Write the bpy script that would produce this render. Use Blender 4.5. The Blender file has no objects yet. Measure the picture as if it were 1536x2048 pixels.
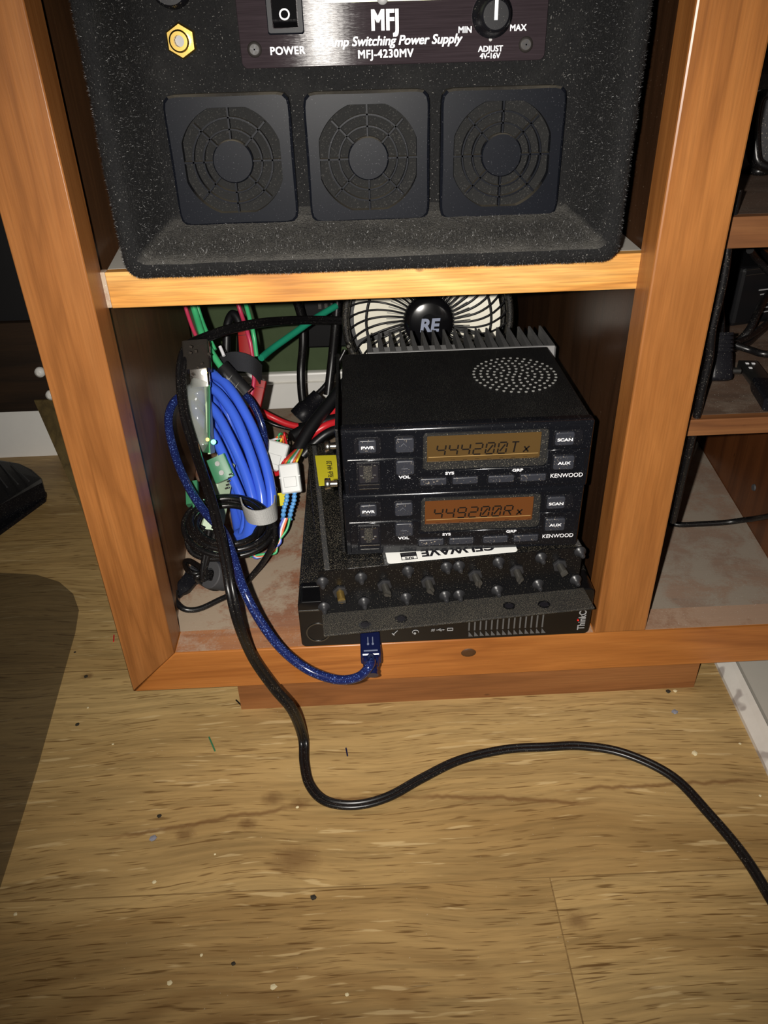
import bpy, bmesh, math, random
from mathutils import Vector, Matrix, noise
random.seed(7)
PI = math.pi
C = bpy.context.scene.collection
SC = bpy.context.scene

# ---------------------------------------------------------------- camera
CAM = Vector((0.11922587, -0.349924137, 0.318734669))
RV = Vector((0.99876665, -0.04327019, -0.02434886))
UV = Vector((0.04382232, 0.53770853, 0.84199118))
FV = Vector((0.02334053, 0.84201973, -0.53894155))
FPX = 1538.69
cd = bpy.data.cameras.new('camera')
cam = bpy.data.objects.new('camera', cd); C.objects.link(cam)
M = Matrix.Identity(4)
for i in range(3):
    M[i][0] = RV[i]; M[i][1] = UV[i]; M[i][2] = -FV[i]; M[i][3] = CAM[i]
cam.matrix_world = M
cd.sensor_fit = 'HORIZONTAL'; cd.sensor_width = 36.0; cd.lens = FPX * 36.0 / 1536.0
cd.clip_start = 0.01; cd.clip_end = 20
SC.camera = cam

# ---------------------------------------------------------------- light and exposure
SC.view_settings.view_transform = 'Standard'
SC.view_settings.look = 'None'
SC.view_settings.gamma = 1.0
SC.view_settings.use_curve_mapping = False
SC.view_settings.exposure = 0.0
wd = bpy.data.worlds.new('room_light'); SC.world = wd; wd.use_nodes = True
wd.node_tree.nodes['Background'].inputs[0].default_value = (1.0, 0.86, 0.68, 1)
wd.node_tree.nodes['Background'].inputs[1].default_value = 0.035
# the telephone's flash beside the lens
ld = bpy.data.lights.new('flash', 'SPOT'); lo = bpy.data.objects.new('flash', ld); C.objects.link(lo)
ld.energy = 14.0; ld.color = (1.0, 0.95, 0.88); ld.shadow_soft_size = 0.0025
ld.spot_size = math.radians(100); ld.spot_blend = 1.0
LP = CAM - RV * 0.019 - FV * 0.004 + UV * 0.002
lm = M.copy()
aim = (CAM + FV * 0.42 + UV * 0.035 + RV * 0.022) - LP
lo.matrix_world = Matrix.Translation(LP) @ aim.to_track_quat('-Z', 'Y').to_matrix().to_4x4()

# ---------------------------------------------------------------- measuring helpers
def ray(px, py):
    return FV + RV * ((px - 768) / FPX) - UV * ((py - 1024) / FPX)
def at_x(px, py, x): d = ray(px, py); return CAM + d * ((x - CAM.x) / d.x)
def at_y(px, py, y): d = ray(px, py); return CAM + d * ((y - CAM.y) / d.y)
def at_z(px, py, z): d = ray(px, py); return CAM + d * ((z - CAM.z) / d.z)
FLOOR = -0.07

KNOTS = [tuple(at_z(px, py, FLOOR).xy) + (r,) for px, py, r in ((545, 1597, .0060), (495, 1648, .0050), (370, 1669, .0050), (600, 1608, .0050), (590, 1720, .012), (1155, 1842, .006), (175, 1352, .004))]
SHAKES = []
for (ax_, ay_), (bx_, by_), w_ in (((620,1608),(200,1680),.0022), ((800,1590),(1210,1606),.0022), ((1110,1582),(1536,1558),.0020), ((620,1600),(840,1592),.0015)):
    A_, B_ = at_z(ax_, ay_, FLOOR), at_z(bx_, by_, FLOOR)
    if A_.x > B_.x: A_, B_ = B_, A_
    SHAKES.append((A_.x, B_.x, A_.y, B_.y, w_))
# ---------------------------------------------------------------- materials
def nmat(name):
    m = bpy.data.materials.new(name); m.use_nodes = True
    nt = m.node_tree; return m, nt, nt.nodes['Principled BSDF']
def N(nt, t, **k):
    n = nt.nodes.new(t)
    for a, b in k.items(): setattr(n, a, b)
    return n
def lk(nt, a, b): nt.links.new(a, b)
def rgb(r, g, b):
    f = lambda c: (c/255/12.92) if c/255 <= 0.04045 else ((c/255+0.055)/1.055)**2.4
    return (f(r), f(g), f(b), 1)
def coords(nt, scale=(1,1,1), rot=(0,0,0), loc=(0,0,0)):
    tc = N(nt, 'ShaderNodeTexCoord'); mp = N(nt, 'ShaderNodeMapping')
    mp.inputs['Scale'].default_value = scale; mp.inputs['Rotation'].default_value = rot; mp.inputs['Location'].default_value = loc
    lk(nt, tc.outputs['Object'], mp.inputs[0]); return mp.outputs[0]
def noise_n(nt, vec, scale, detail=4, rough=0.55, dist=0.0):
    n = N(nt, 'ShaderNodeTexNoise'); n.inputs['Scale'].default_value = scale; n.inputs['Detail'].default_value = detail
    n.inputs['Roughness'].default_value = rough; n.inputs['Distortion'].default_value = dist
    lk(nt, vec, n.inputs['Vector']); return n.outputs['Fac']
def ramp(nt, fac, stops):
    r = N(nt, 'ShaderNodeValToRGB'); e = r.color_ramp.elements
    while len(e) < len(stops): e.new(0.5)
    for i, (p, c) in enumerate(stops): e[i].position = p; e[i].color = c
    lk(nt, fac, r.inputs[0]); return r.outputs[0]
def mix(nt, fac, a, b, mode='MIX'):
    m = N(nt, 'ShaderNodeMix', data_type='RGBA', blend_type=mode)
    if hasattr(fac, 'links') or hasattr(fac, 'is_output'): lk(nt, fac, m.inputs[0])
    else: m.inputs[0].default_value = fac
    for s, v in ((6, a), (7, b)):
        if isinstance(v, tuple): m.inputs[s].default_value = v
        else: lk(nt, v, m.inputs[s])
    return m.outputs[2]
def bump(nt, bs, h, strength=0.3, dist=0.001):
    b = N(nt, 'ShaderNodeBump'); b.inputs['Strength'].default_value = strength; b.inputs['Distance'].default_value = dist
    lk(nt, h, b.inputs['Height']); lk(nt, b.outputs[0], bs.inputs['Normal'])
G = lambda v: (v, v, v, 1)

def plain(name, col, rough=0.5, metal=0.0, dust=0.0, dustcol=rgb(150,140,125), grain=0.0, spec=0.5, dscale=1400, var=0.12, up=None):
    """plastic or metal with slight mottling and, if asked, settled or glinting specks"""
    m, nt, bs = nmat(name)
    v = coords(nt)
    mot = noise_n(nt, v, 90, 4)
    c = mix(nt, mot, tuple(x*(1-var) for x in col[:3])+(1,), tuple(min(1, x*(1+var)) for x in col[:3])+(1,))
    if dust > 0:
        sp = noise_n(nt, v, dscale, 2, 0.5)
        pat = noise_n(nt, v, 35, 3)
        th = N(nt, 'ShaderNodeMath', operation='MULTIPLY_ADD'); lk(nt, pat, th.inputs[0]); th.inputs[1].default_value = 0.12; lk(nt, sp, th.inputs[2])
        f = ramp(nt, th.outputs[0], [(0.73 - 0.12*dust, G(0)), (0.80 - 0.12*dust, G(1))])
        c = mix(nt, f, c, dustcol)
    if up: c = mix(nt, updust(nt, v, 0.5, 0.9, 0.9), c, up)
    lk(nt, c, bs.inputs['Base Color'])
    bs.inputs['Roughness'].default_value = rough; bs.inputs['Metallic'].default_value = metal
    bs.inputs['Specular IOR Level'].default_value = spec
    if grain > 0: bump(nt, bs, noise_n(nt, v, 2200, 2), grain, 0.0004)
    return m

def wood(name, dark, mid, light, axis='z', rough=0.33, dust=0.0, dustcol=rgb(128,118,108), seed=0.0, rings=9.0, k=1.0, bl=0.25, thr=0.5, specks=False, fibc=1.0, dmin=0.25):
    m, nt, bs = nmat(name)
    a = 'xyz'.index(axis)
    sc = [1.0, 1.0, 1.0]; sc[a] = 0.10
    v = coords(nt, tuple(sc), loc=(seed, seed*0.7, seed*1.3))
    big = noise_n(nt, v, 34*k, 3, 0.5, 0.6)
    mul = N(nt, 'ShaderNodeMath', operation='MULTIPLY'); lk(nt, big, mul.inputs[0]); mul.inputs[1].default_value = rings
    fr = N(nt, 'ShaderNodeMath', operation='PINGPONG'); lk(nt, mul.outputs[0], fr.inputs[0]); fr.inputs[1].default_value = 1.0
    sc2 = [1.0, 1.0, 1.0]; sc2[a] = 0.035
    v2 = coords(nt, tuple(sc2), loc=(seed, 0, seed))
    fib = noise_n(nt, v2, 900*k, 3, 0.6)
    c = ramp(nt, fr.outputs[0], [(0.0, dark), (0.35, mid), (1.0, light)])
    c = mix(nt, 0.5, mid, c)
    c2 = ramp(nt, fib, [(0.3, G(0.72 - 0.15*(fibc-1))), (0.62, G(1.08))])
    c = mix(nt, min(1.0, 0.6*fibc), c, c2, 'MULTIPLY')
    v3 = coords(nt, tuple(1 if i != a else 0.3 for i in range(3)), loc=(seed*2, 0, 0))
    blot = noise_n(nt, v3, 26, 4, 0.6, 0.4)
    c = mix(nt, ramp(nt, blot, [(0.40, G(0)), (0.72, G(bl*2))]), c, dark)
    # small pin knots
    vk = N(nt, 'ShaderNodeTexVoronoi'); vk.inputs['Scale'].default_value = 48; vk.inputs['Randomness'].default_value = 1
    lk(nt, coords(nt, tuple(1 if i != a else 0.45 for i in range(3)), loc=(seed,)*3), vk.inputs['Vector'])
    c = mix(nt, ramp(nt, vk.outputs['Distance'], [(0.02, G(0.6)), (0.055, G(0))]), c, tuple(x*0.4 for x in dark[:3])+(1,))
    r = rough
    if specks:
        vs_ = coords(nt); c = mix(nt, ramp(nt, noise_n(nt, vs_, 700, 2), [(0.70, G(0)), (0.76, G(0.5))]), c, rgb(150,130,110))
    if dust > 0:
        vd = coords(nt, loc=(seed*3, 1.0, 0))
        d1 = noise_n(nt, vd, 38, 6, 0.62, 0.5); d2 = noise_n(nt, vd, 700, 3, 0.6)
        ad = N(nt, 'ShaderNodeMath', operation='MULTIPLY_ADD'); lk(nt, d2, ad.inputs[0]); ad.inputs[1].default_value = 0.25; lk(nt, d1, ad.inputs[2])
        f = ramp(nt, ad.outputs[0], [(thr - 0.10 + 0.12, G(1.0 * dust)), (thr + 0.06 + 0.12, G(dmin * dust))])
        c = mix(nt, f, c, dustcol)
        c = mix(nt, ramp(nt, noise_n(nt, vd, 1500, 1), [(0.72, G(0)), (0.78, G(0.7))]), c, rgb(205,200,190))
        r = max(rough, 0.6)
    lk(nt, c, bs.inputs['Base Color'])
    bs.inputs['Roughness'].default_value = r
    bump(nt, bs, fib, 0.12, 0.0004)
    return m

def oak_floor(name):
    m, nt, bs = nmat(name)
    tc = N(nt, 'ShaderNodeTexCoord'); OB = tc.outputs['Object']
    def mapped(vec, scale=(1,1,1), rot=0.0, loc=(0,0,0)):
        q = N(nt, 'ShaderNodeMapping'); q.inputs['Scale'].default_value = scale; q.inputs['Rotation'].default_value = (0, 0, rot); q.inputs['Location'].default_value = loc
        lk(nt, vec, q.inputs[0]); return q.outputs[0]
    def mth(op, a, b=None, c=None):
        q = N(nt, 'ShaderNodeMath', operation=op)
        for k, x_ in enumerate((a, b, c)):
            if x_ is None: continue
            if isinstance(x_, (int, float)): q.inputs[k].default_value = x_
            else: lk(nt, x_, q.inputs[k])
        return q.outputs[0]
    mp = mapped(OB, rot=math.radians(0.6), loc=(0.6, 0.110, 0))
    br = N(nt, 'ShaderNodeTexBrick'); br.offset = 0.62; br.inputs['Scale'].default_value = 1.0
    br.inputs['Brick Width'].default_value = 0.81; br.inputs['Row Height'].default_value = 0.172; br.inputs['Mortar Size'].default_value = 0.0004
    br.inputs['Mortar Smooth'].default_value = 0.1
    br.inputs['Color1'].default_value = G(0.0); br.inputs['Color2'].default_value = G(1.0); br.inputs['Mortar'].default_value = G(0.5)
    lk(nt, mp, br.inputs['Vector'])
    # each plank shifts its own grain, and the grain wanders
    cmb = N(nt, 'ShaderNodeVectorMath', operation='MULTIPLY_ADD')
    lk(nt, br.outputs['Color'], cmb.inputs[0]); cmb.inputs[1].default_value = (3.1, 0.4, 5.0); lk(nt, mp, cmb.inputs[2])
    wn = N(nt, 'ShaderNodeTexNoise'); wn.inputs['Scale'].default_value = 5.5; wn.inputs['Detail'].default_value = 2; lk(nt, mapped(cmb.outputs[0], (0.7, 1, 1)), wn.inputs['Vector'])
    wv = N(nt, 'ShaderNodeVectorMath', operation='MULTIPLY_ADD'); lk(nt, wn.outputs['Color'], wv.inputs[0]); wv.inputs[1].default_value = (0.0, 0.055, 0.0); lk(nt, cmb.outputs[0], wv.inputs[2])
    V = wv.outputs[0]
    st = lambda sx, sy=1.0: mapped(V, (sx, sy, 1))
    g1 = noise_n(nt, st(0.16), 22.0, 3, 0.5, 0.1)
    c = ramp(nt, g1, [(0.32, rgb(152,122,76)), (0.5, rgb(174,144,94)), (0.68, rgb(186,156,104))])
    med = noise_n(nt, st(0.07), 130, 4, 0.6, 0.2)
    c = mix(nt, 0.8, c, ramp(nt, med, [(0.36, G(0.78)), (0.56, G(1.03))]), 'MULTIPLY')
    fine = noise_n(nt, st(0.05), 520, 3, 0.6)
    c = mix(nt, 0.8, c, ramp(nt, fine, [(0.34, G(0.76)), (0.56, G(1.03))]), 'MULTIPLY')
    # nested flame figure in the near plank
    sp = N(nt, 'ShaderNodeSeparateXYZ'); lk(nt, OB, sp.inputs[0]); wob = noise_n(nt, mapped(OB, (0.5, 1, 1)), 30, 3, 0.5)
    dx = mth('MULTIPLY', mth('SUBTRACT', sp.outputs[0], 0.045), 0.30); dy = mth('SUBTRACT', sp.outputs[1], -0.178)
    f = mth('SQRT', mth('ADD', mth('MULTIPLY', dx, dx), mth('MULTIPLY', dy, dy)))
    f = mth('ADD', f, mth('MULTIPLY', wob, 0.016))
    ringv = mth('PINGPONG', mth('MULTIPLY', f, 175.0), 1.0)
    near = ramp(nt, f, [(0.03, G(0.75)), (0.062, G(0.0))])
    own = ramp(nt, sp.outputs[1], [(0.0, G(0)), (0.001, G(0))])
    plank = mth('LESS_THAN', sp.outputs[1], -0.111); pl2 = mth('LESS_THAN', sp.outputs[0], 0.2075)
    nearm = mth('MULTIPLY', mth('MULTIPLY', near, plank), pl2)
    c = mix(nt, mth('MULTIPLY', nearm, ramp(nt, ringv, [(0.15, G(0.62)), (0.75, G(0.0))])), c, rgb(122,90,50))
    # dark open pores, leaning a little in the near plank
    pore = noise_n(nt, st(0.055), 900, 2, 0.5)
    c = mix(nt, ramp(nt, pore, [(0.60, G(0)), (0.68, G(0.75))]), c, rgb(104,76,42))
    pore2 = noise_n(nt, mapped(mp, (0.06, 1, 1), -0.16), 520, 2, 0.5)
    c = mix(nt, mth('MULTIPLY', plank, ramp(nt, pore2, [(0.62, G(0)), (0.68, G(0.8))])), c, rgb(92,64,30))
    # pale medullary flecks, slanting across the grain
    fl = noise_n(nt, mapped(V, (0.10, 1, 1), -0.30), 330, 2, 0.5, 0.15); msk = noise_n(nt, mp, 8, 2)
    c = mix(nt, ramp(nt, mth('MULTIPLY_ADD', msk, 0.30, fl), [(0.80, G(0)), (0.85, G(0.45))]), c, rgb(216,190,140))
    # knots and two dark shakes in the middle plank
    for kx, ky, kr in KNOTS:
        d_ = N(nt, 'ShaderNodeVectorMath', operation='DISTANCE'); lk(nt, mapped(OB, (0.7, 1, 0)), d_.inputs[0]); d_.inputs[1].default_value = (kx*0.7, ky, 0)
        dd = mth('ADD', d_.outputs['Value'], mth('MULTIPLY', mth('SUBTRACT', noise_n(nt, OB, 260, 2), 0.5), 0.004))
        c = mix(nt, ramp(nt, mth('DIVIDE', dd, kr), [(0.25, G(0.6)), (1.0, G(0))]), c, rgb(96,66,38))
    for x0, x1, y0, y1, w_ in SHAKES:
        t = mth('DIVIDE', mth('SUBTRACT', sp.outputs[0], x0), x1-x0)
        yy = mth('MULTIPLY_ADD', t, y1-y0, y0); yy = mth('ADD', yy, mth('MULTIPLY', mth('SUBTRACT', noise_n(nt, mapped(OB, (1, 0, 0)), 45, 3), 0.5), 0.010))
        e = mth('DIVIDE', mth('ABSOLUTE', mth('SUBTRACT', sp.outputs[1], yy)), w_)
        inn = mth('MULTIPLY', mth('GREATER_THAN', t, 0.0), mth('LESS_THAN', t, 1.0))
        edge = mth('MULTIPLY', inn, mth('MINIMUM', mth('MULTIPLY', mth('MINIMUM', t, mth('SUBTRACT', 1.0, t)), 6.0), 1.0))
        c = mix(nt, mth('MULTIPLY', edge, ramp(nt, e, [(0.2, G(0.7)), (1.0, G(0))])), c, rgb(104,72,42))
    # plank to plank tone, seams, lint
    c = mix(nt, 1.0, c, ramp(nt, br.outputs['Color'], [(0.0, (1.0, 1.0, 1.0, 1)), (1.0, (0.92, 0.90, 0.86, 1))]), 'MULTIPLY')
    c = mix(nt, ramp(nt, br.outputs['Fac'], [(0.0, G(0)), (0.9, G(0.55))]), c, rgb(96,72,42))
    c = mix(nt, ramp(nt, noise_n(nt, mp, 900, 2), [(0.735, G(0)), (0.76, G(0.5))]), c, rgb(210,200,180))
    lk(nt, c, bs.inputs['Base Color'])
    bs.inputs['Roughness'].default_value = 0.45; bs.inputs['Specular IOR Level'].default_value = 0.35
    bump(nt, bs, fine, 0.15, 0.0004)
    return m

def emis(name, col, strength, base=(0,0,0,1), rough=0.3):
    m, nt, bs = nmat(name)
    v = coords(nt); c = mix(nt, noise_n(nt, v, 60, 2), tuple(x*0.93 for x in col[:3])+(1,), col)
    lk(nt, c, bs.inputs['Emission Color']); bs.inputs['Emission Strength'].default_value = strength
    bs.inputs['Base Color'].default_value = base; bs.inputs['Roughness'].default_value = rough
    return m

MT = {}
MT['pine_z'] = wood('stained_pine_upright', rgb(110,66,31), rgb(148,94,48), rgb(160,106,58), 'z', 0.36, seed=0.0)
MT['pine_z2'] = wood('stained_pine_upright_middle', rgb(108,64,29), rgb(146,92,45), rgb(162,106,55), 'z', 0.36, seed=2.3)
MT['pine_x'] = wood('stained_pine_rail', rgb(132,76,32), rgb(168,104,48), rgb(188,122,60), 'x', 0.34, seed=1.1)
MT['pine_shelf'] = wood('pale_pine_shelf', rgb(138,80,32), rgb(196,138,66), rgb(232,190,118), 'x', 0.42, seed=4.2, bl=0.38, fibc=1.6)
MT['pine_dull'] = wood('dull_pine', rgb(78,46,24), rgb(114,72,40), rgb(134,90,52), 'x', 0.5, seed=5.0)
MT['toe'] = wood('toe_kick_pine', rgb(108,66,34), rgb(138,88,48), rgb(152,102,58), 'x', 0.5, seed=6.1)
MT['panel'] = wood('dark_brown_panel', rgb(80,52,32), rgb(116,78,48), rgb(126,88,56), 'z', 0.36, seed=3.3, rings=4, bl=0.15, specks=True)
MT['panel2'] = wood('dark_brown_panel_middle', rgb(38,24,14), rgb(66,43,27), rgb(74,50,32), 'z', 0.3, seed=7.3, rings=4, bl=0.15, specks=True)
MT['lip'] = wood('dusty_rail_top', rgb(120,68,36), rgb(160,98,52), rgb(176,116,66), 'x', 0.45, dust=0.8, dustcol=rgb(168,146,126), seed=21.7, thr=0.47)
MT['lip_r'] = wood('dusty_rail_top_right', rgb(100,60,36), rgb(130,86,56), rgb(146,98,66), 'x', 0.45, dust=0.8, dustcol=rgb(158,134,114), seed=23.7, thr=0.60, dmin=0.5)
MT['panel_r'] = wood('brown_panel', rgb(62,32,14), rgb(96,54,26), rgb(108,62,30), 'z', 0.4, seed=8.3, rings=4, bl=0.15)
MT['board_l'] = wood('dusty_board', rgb(110,58,34), rgb(134,76,44), rgb(150,92,58), 'x', 0.5, dust=0.92, dustcol=rgb(164,148,128), seed=1.7, thr=0.58)
MT['board_r'] = wood('dusty_board_right', rgb(100,56,34), rgb(126,80,52), rgb(140,94,64), 'x', 0.55, dust=0.95, dustcol=rgb(140,130,117), seed=9.7, thr=0.55, dmin=0.6)
MT['shelf_top'] = wood('dusty_shelf_top', rgb(110,58,34), rgb(134,84,54), rgb(150,100,66), 'x', 0.6, dust=1.0, dustcol=rgb(168,164,156), seed=12.7, thr=0.70)
MT['shelf_r'] = wood('brown_shelf_top', rgb(50,36,28), rgb(84,62,48), rgb(96,72,56), 'x', 0.5, dust=0.6, dustcol=rgb(110,98,86), seed=14.7, thr=0.45)
MT['darkwood'] = wood('dark_desk_wood', rgb(24,16,10), rgb(44,30,18), rgb(56,38,22), 'x', 0.5, seed=2.9)
MT['olive'] = wood('olive_brown_wood', rgb(60,48,24), rgb(92,76,42), rgb(108,90,50), 'z', 0.5, seed=2.2)
MT['floor'] = oak_floor('oak_planks')
MT['green_wall'] = plain('dark_green_paint', rgb(74,88,60), 0.7, spec=0.2)
MT['white_trim'] = plain('white_gloss_paint', rgb(246,244,238), 0.35, var=0.03)
MT['white_dirty'] = plain('scuffed_white', rgb(210,206,198), 0.5, dust=0.7, dustcol=rgb(165,158,152), dscale=60)
MT['grey_top'] = plain('light_grey_top', rgb(178,174,164), 0.5, var=0.03)
def updust(nt, v, a, b, k):
    ge = N(nt, 'ShaderNodeNewGeometry'); sp = N(nt, 'ShaderNodeSeparateXYZ'); lk(nt, ge.outputs['True Normal'], sp.inputs[0])
    r = ramp(nt, sp.outputs[2], [(a, G(0)), (b, G(k))]); q = N(nt, 'ShaderNodeMath', operation='MULTIPLY'); lk(nt, r, q.inputs[0])
    lk(nt, ramp(nt, noise_n(nt, v, 60, 5, 0.65), [(0.3, G(0.45)), (0.6, G(1))]), q.inputs[1]); return q.outputs[0]
def carpet(name):
    m, nt, bs = nmat(name); v = coords(nt)
    c = mix(nt, noise_n(nt, v, 900, 3), rgb(4,4,5), rgb(24,24,25))
    dz = ramp(nt, noise_n(nt, v, 45, 5, 0.65), [(0.52, G(0)), (0.78, G(0.3))])
    c = mix(nt, dz, c, rgb(50,49,47))
    c = mix(nt, ramp(nt, noise_n(nt, v, 1500, 1), [(0.68, G(0)), (0.76, G(0.8))]), c, rgb(120,118,114))
    c = mix(nt, updust(nt, v, 0.25, 0.8, 0.75), c, rgb(74,72,68))   # dust lies on what faces up
    lk(nt, c, bs.inputs['Base Color']); bs.inputs['Roughness'].default_value = 0.9; bs.inputs['Specular IOR Level'].default_value = 0.3
    bump(nt, bs, noise_n(nt, v, 1200, 3), 1.0, 0.0012); return m
MT['carpet'] = carpet('black_carpet')
MT['fibre'] = plain('carpet_fibre', rgb(20,20,22), 0.38, spec=0.6)
MT['fibre_hi'] = plain('pale_glint_fibre', rgb(120,119,118), 0.5)  # pale fibres that paint the pile's sparkle under the flash
MT['blackp'] = plain('black_plastic', rgb(18,18,22), 0.40, dust=0.15, dustcol=rgb(90,88,82), spec=0.2)
MT['guard'] = plain('fan_guard_plastic', rgb(14,16,22), 0.40, dust=0.10, dustcol=rgb(60,60,64), spec=0.10, up=rgb(96,90,78))
MT['foam'] = plain('filter_foam', rgb(13,13,13), 0.95, dust=0.5, dustcol=rgb(44,43,41), grain=1.0, dscale=1500)
MT['black'] = plain('black_rubber', rgb(14,14,16), 0.42)
MT['blackg'] = plain('gloss_black', rgb(12,12,14), 0.16)
MT['cord'] = plain('black_cord', rgb(16,15,16), 0.32, dust=0.2, dustcol=rgb(90,85,78))
MT['dusty_black'] = plain('dusty_black_metal', rgb(11,11,12), 0.45, spec=0.3, dust=0.6, dustcol=rgb(120,112,96), grain=0.6, dscale=2600)
MT['dup_face'] = plain('black_enamel', rgb(11,11,13), 0.3, dust=0.25, dustcol=rgb(95,90,80))
MT['flange'] = plain('dusty_flange', rgb(25,24,23), 0.7, dust=1.0, dustcol=rgb(92,86,74), dscale=2400)
MT['radio'] = plain('radio_plastic', rgb(15,16,20), 0.17, dust=0.08, dustcol=rgb(90,90,90), grain=0.03)
MT['case'] = plain('radio_case', rgb(18,18,19), 0.34, dust=0.45, dustcol=rgb(90,88,82), grain=0.5, dscale=2600)
MT['button'] = plain('grey_button', rgb(42,44,51), 0.38, dust=0.1)
MT['bezel'] = plain('dusty_bezel', rgb(30,30,30), 0.45, dust=0.35, dustcol=rgb(120,114,100), dscale=1800)
MT['steel'] = plain('bright_steel', rgb(200,198,192), 0.25, metal=1.0)
MT['steel_d'] = plain('dull_steel', rgb(120,120,118), 0.4, metal=1.0)
MT['fin'] = plain('heatsink_metal', rgb(80,80,80), 0.5, metal=0.1, dust=0.4, dustcol=rgb(120,116,110))
MT['fin_base'] = plain('heatsink_base', rgb(176,176,176), 0.35, metal=0.5)
MT['brass'] = plain('brass', rgb(236,200,110), 0.22, metal=1.0)
MT['brass_d'] = plain('dull_brass', rgb(150,124,66), 0.5, metal=0.8)
MT['shaft'] = plain('darkened_steel', rgb(74,72,68), 0.45, metal=0.5)
MT['nutm'] = plain('worn_black_nut', rgb(40,40,42), 0.36)
MT['white'] = emis('white_ink', (0.8, 0.8, 0.8, 1), 0.0, base=rgb(225,225,228), rough=0.5)
MT['grey_ink'] = emis('grey_ink', (0.8, 0.8, 0.8, 1), 0.0, base=rgb(150,150,150), rough=0.5)
MT['blue_ink'] = plain('blue_grey_ink', rgb(120,128,150), 0.4)
MT['lcd_up'] = emis('amber_display', rgb(112,84,44), 0.55, base=rgb(44,32,16), rough=0.25)
MT['lcd_lo'] = emis('orange_display', rgb(122,70,32), 0.60, base=rgb(48,27,12), rough=0.25)
MT['lcd_ink'] = plain('display_segment', rgb(18,12,8), 0.4)
MT['hole'] = plain('speaker_hole', rgb(176,176,172), 0.5, metal=0.2)
MT['meter'] = emis('meter_glow', rgb(226,236,190), 0.8, base=rgb(200,210,170), rough=0.4)
MT['sticker'] = plain('white_sticker', rgb(232,232,228), 0.5, var=0.03)
MT['yellow'] = plain('yellow_tape', rgb(212,200,44), 0.5, var=0.05)
MT['ink'] = plain('black_ink', rgb(20,18,24), 0.5)
MT['cream'] = plain('cream_blade', rgb(232,228,212), 0.3, var=0.03)
MT['netblue'] = plain('blue_jacket', rgb(62,100,218), 0.25, var=0.04)
MT['usbblue'] = plain('translucent_blue_cable', rgb(22,31,76), 0.16, dust=0.5, dustcol=rgb(96,124,190), dscale=1300)  # specks here paint the sparkle of the braided shield
MT['usbplug'] = plain('dark_blue_plug', rgb(20,26,62), 0.15)
MT['pcbgreen'] = plain('green_board', rgb(66,132,92), 0.4)
MT['termgreen'] = plain('green_terminal', rgb(56,120,84), 0.35)
MT['paleg'] = plain('pale_board_edge', rgb(170,190,160), 0.4)
MT['led_g'] = emis('green_led', (0.08, 1.0, 0.35, 1), 9.0)
MT['led_o'] = emis('orange_led', (1.0, 0.35, 0.05, 1), 9.0)
MT['redp'] = plain('red_plastic', rgb(146,22,20), 0.4)
MT['redw'] = plain('red_wire', rgb(200,36,44), 0.35)
MT['pinkw'] = plain('magenta_wire', rgb(186,54,84), 0.35)
MT['greenw'] = plain('green_wire', rgb(62,170,110), 0.35)
MT['tealw'] = plain('teal_wire', rgb(30,140,108), 0.4)
MT['orangew'] = plain('orange_wire', rgb(226,104,50), 0.4)
MT['yelloww'] = plain('yellow_wire', rgb(224,208,70), 0.4)
MT['bluew'] = plain('pale_blue_wire', rgb(96,160,220), 0.4)
MT['bluew2'] = plain('blue_wire', rgb(74,96,190), 0.4)
MT['whitew'] = plain('white_wire', rgb(220,220,225), 0.4)
MT['nylon'] = plain('white_nylon', rgb(190,192,190), 0.35, var=0.03)
MT['velcro'] = plain('grey_velcro', rgb(166,166,164), 0.9, grain=1.0)
MT['velcro_d'] = plain('black_velcro', rgb(42,43,48), 0.95, grain=1.0)
MT['ferrite'] = plain('ferrite', rgb(62,62,64), 0.7, grain=0.5)
MT['crumb'] = plain('pale_crumb', rgb(214,200,160), 0.8)
MT['crumb_d'] = plain('dark_crumb', rgb(40,34,22), 0.8)
MT['crumb_b'] = plain('grey_lint', rgb(130,130,140), 0.9)
MT['red_dot'] = emis('red_dot', (1.0, 0.03, 0.02, 1), 0.5, base=rgb(200,20,20))
def clear(name, col, a, rough=0.1):
    m, nt, bs = nmat(name); v = coords(nt)
    lk(nt, mix(nt, noise_n(nt, v, 120, 3), tuple(x*0.85 for x in col[:3])+(1,), col), bs.inputs['Base Color'])
    bs.inputs['Roughness'].default_value = rough; bs.inputs['Alpha'].default_value = a
    return m
MT['sleeve'] = clear('clear_sleeve', rgb(170,175,170), 0.42, 0.12)
MT['smoke'] = clear('smoky_cover', rgb(52,48,44), 0.75, 0.08)
MT['mat'] = clear('clear_vinyl_mat', rgb(66,60,52), 0.27, 0.3)
def brushed(name):
    m, nt, bs = nmat(name); v = coords(nt, (0.02, 1, 1))
    n = noise_n(nt, v, 2600, 3, 0.6)
    lk(nt, mix(nt, n, rgb(26,21,23), rgb(56,48,52)), bs.inputs['Base Color'])
    bs.inputs['Metallic'].default_value = 0.0; bs.inputs['Specular IOR Level'].default_value = 0.075; bs.inputs['Roughness'].default_value = 0.17
    bs.inputs['Anisotropic'].default_value = 0.97; bs.inputs['Anisotropic Rotation'].default_value = 0.0
    tg = N(nt, 'ShaderNodeTangent'); tg.direction_type = 'RADIAL'; tg.axis = 'Y'
    cx = N(nt, 'ShaderNodeCombineXYZ'); cx.inputs[2].default_value = 1.0
    lk(nt, cx.outputs[0], bs.inputs['Tangent'])
    bump(nt, bs, n, 0.10, 0.0003); return m
MT['brushed'] = brushed('brushed_faceplate')

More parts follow.
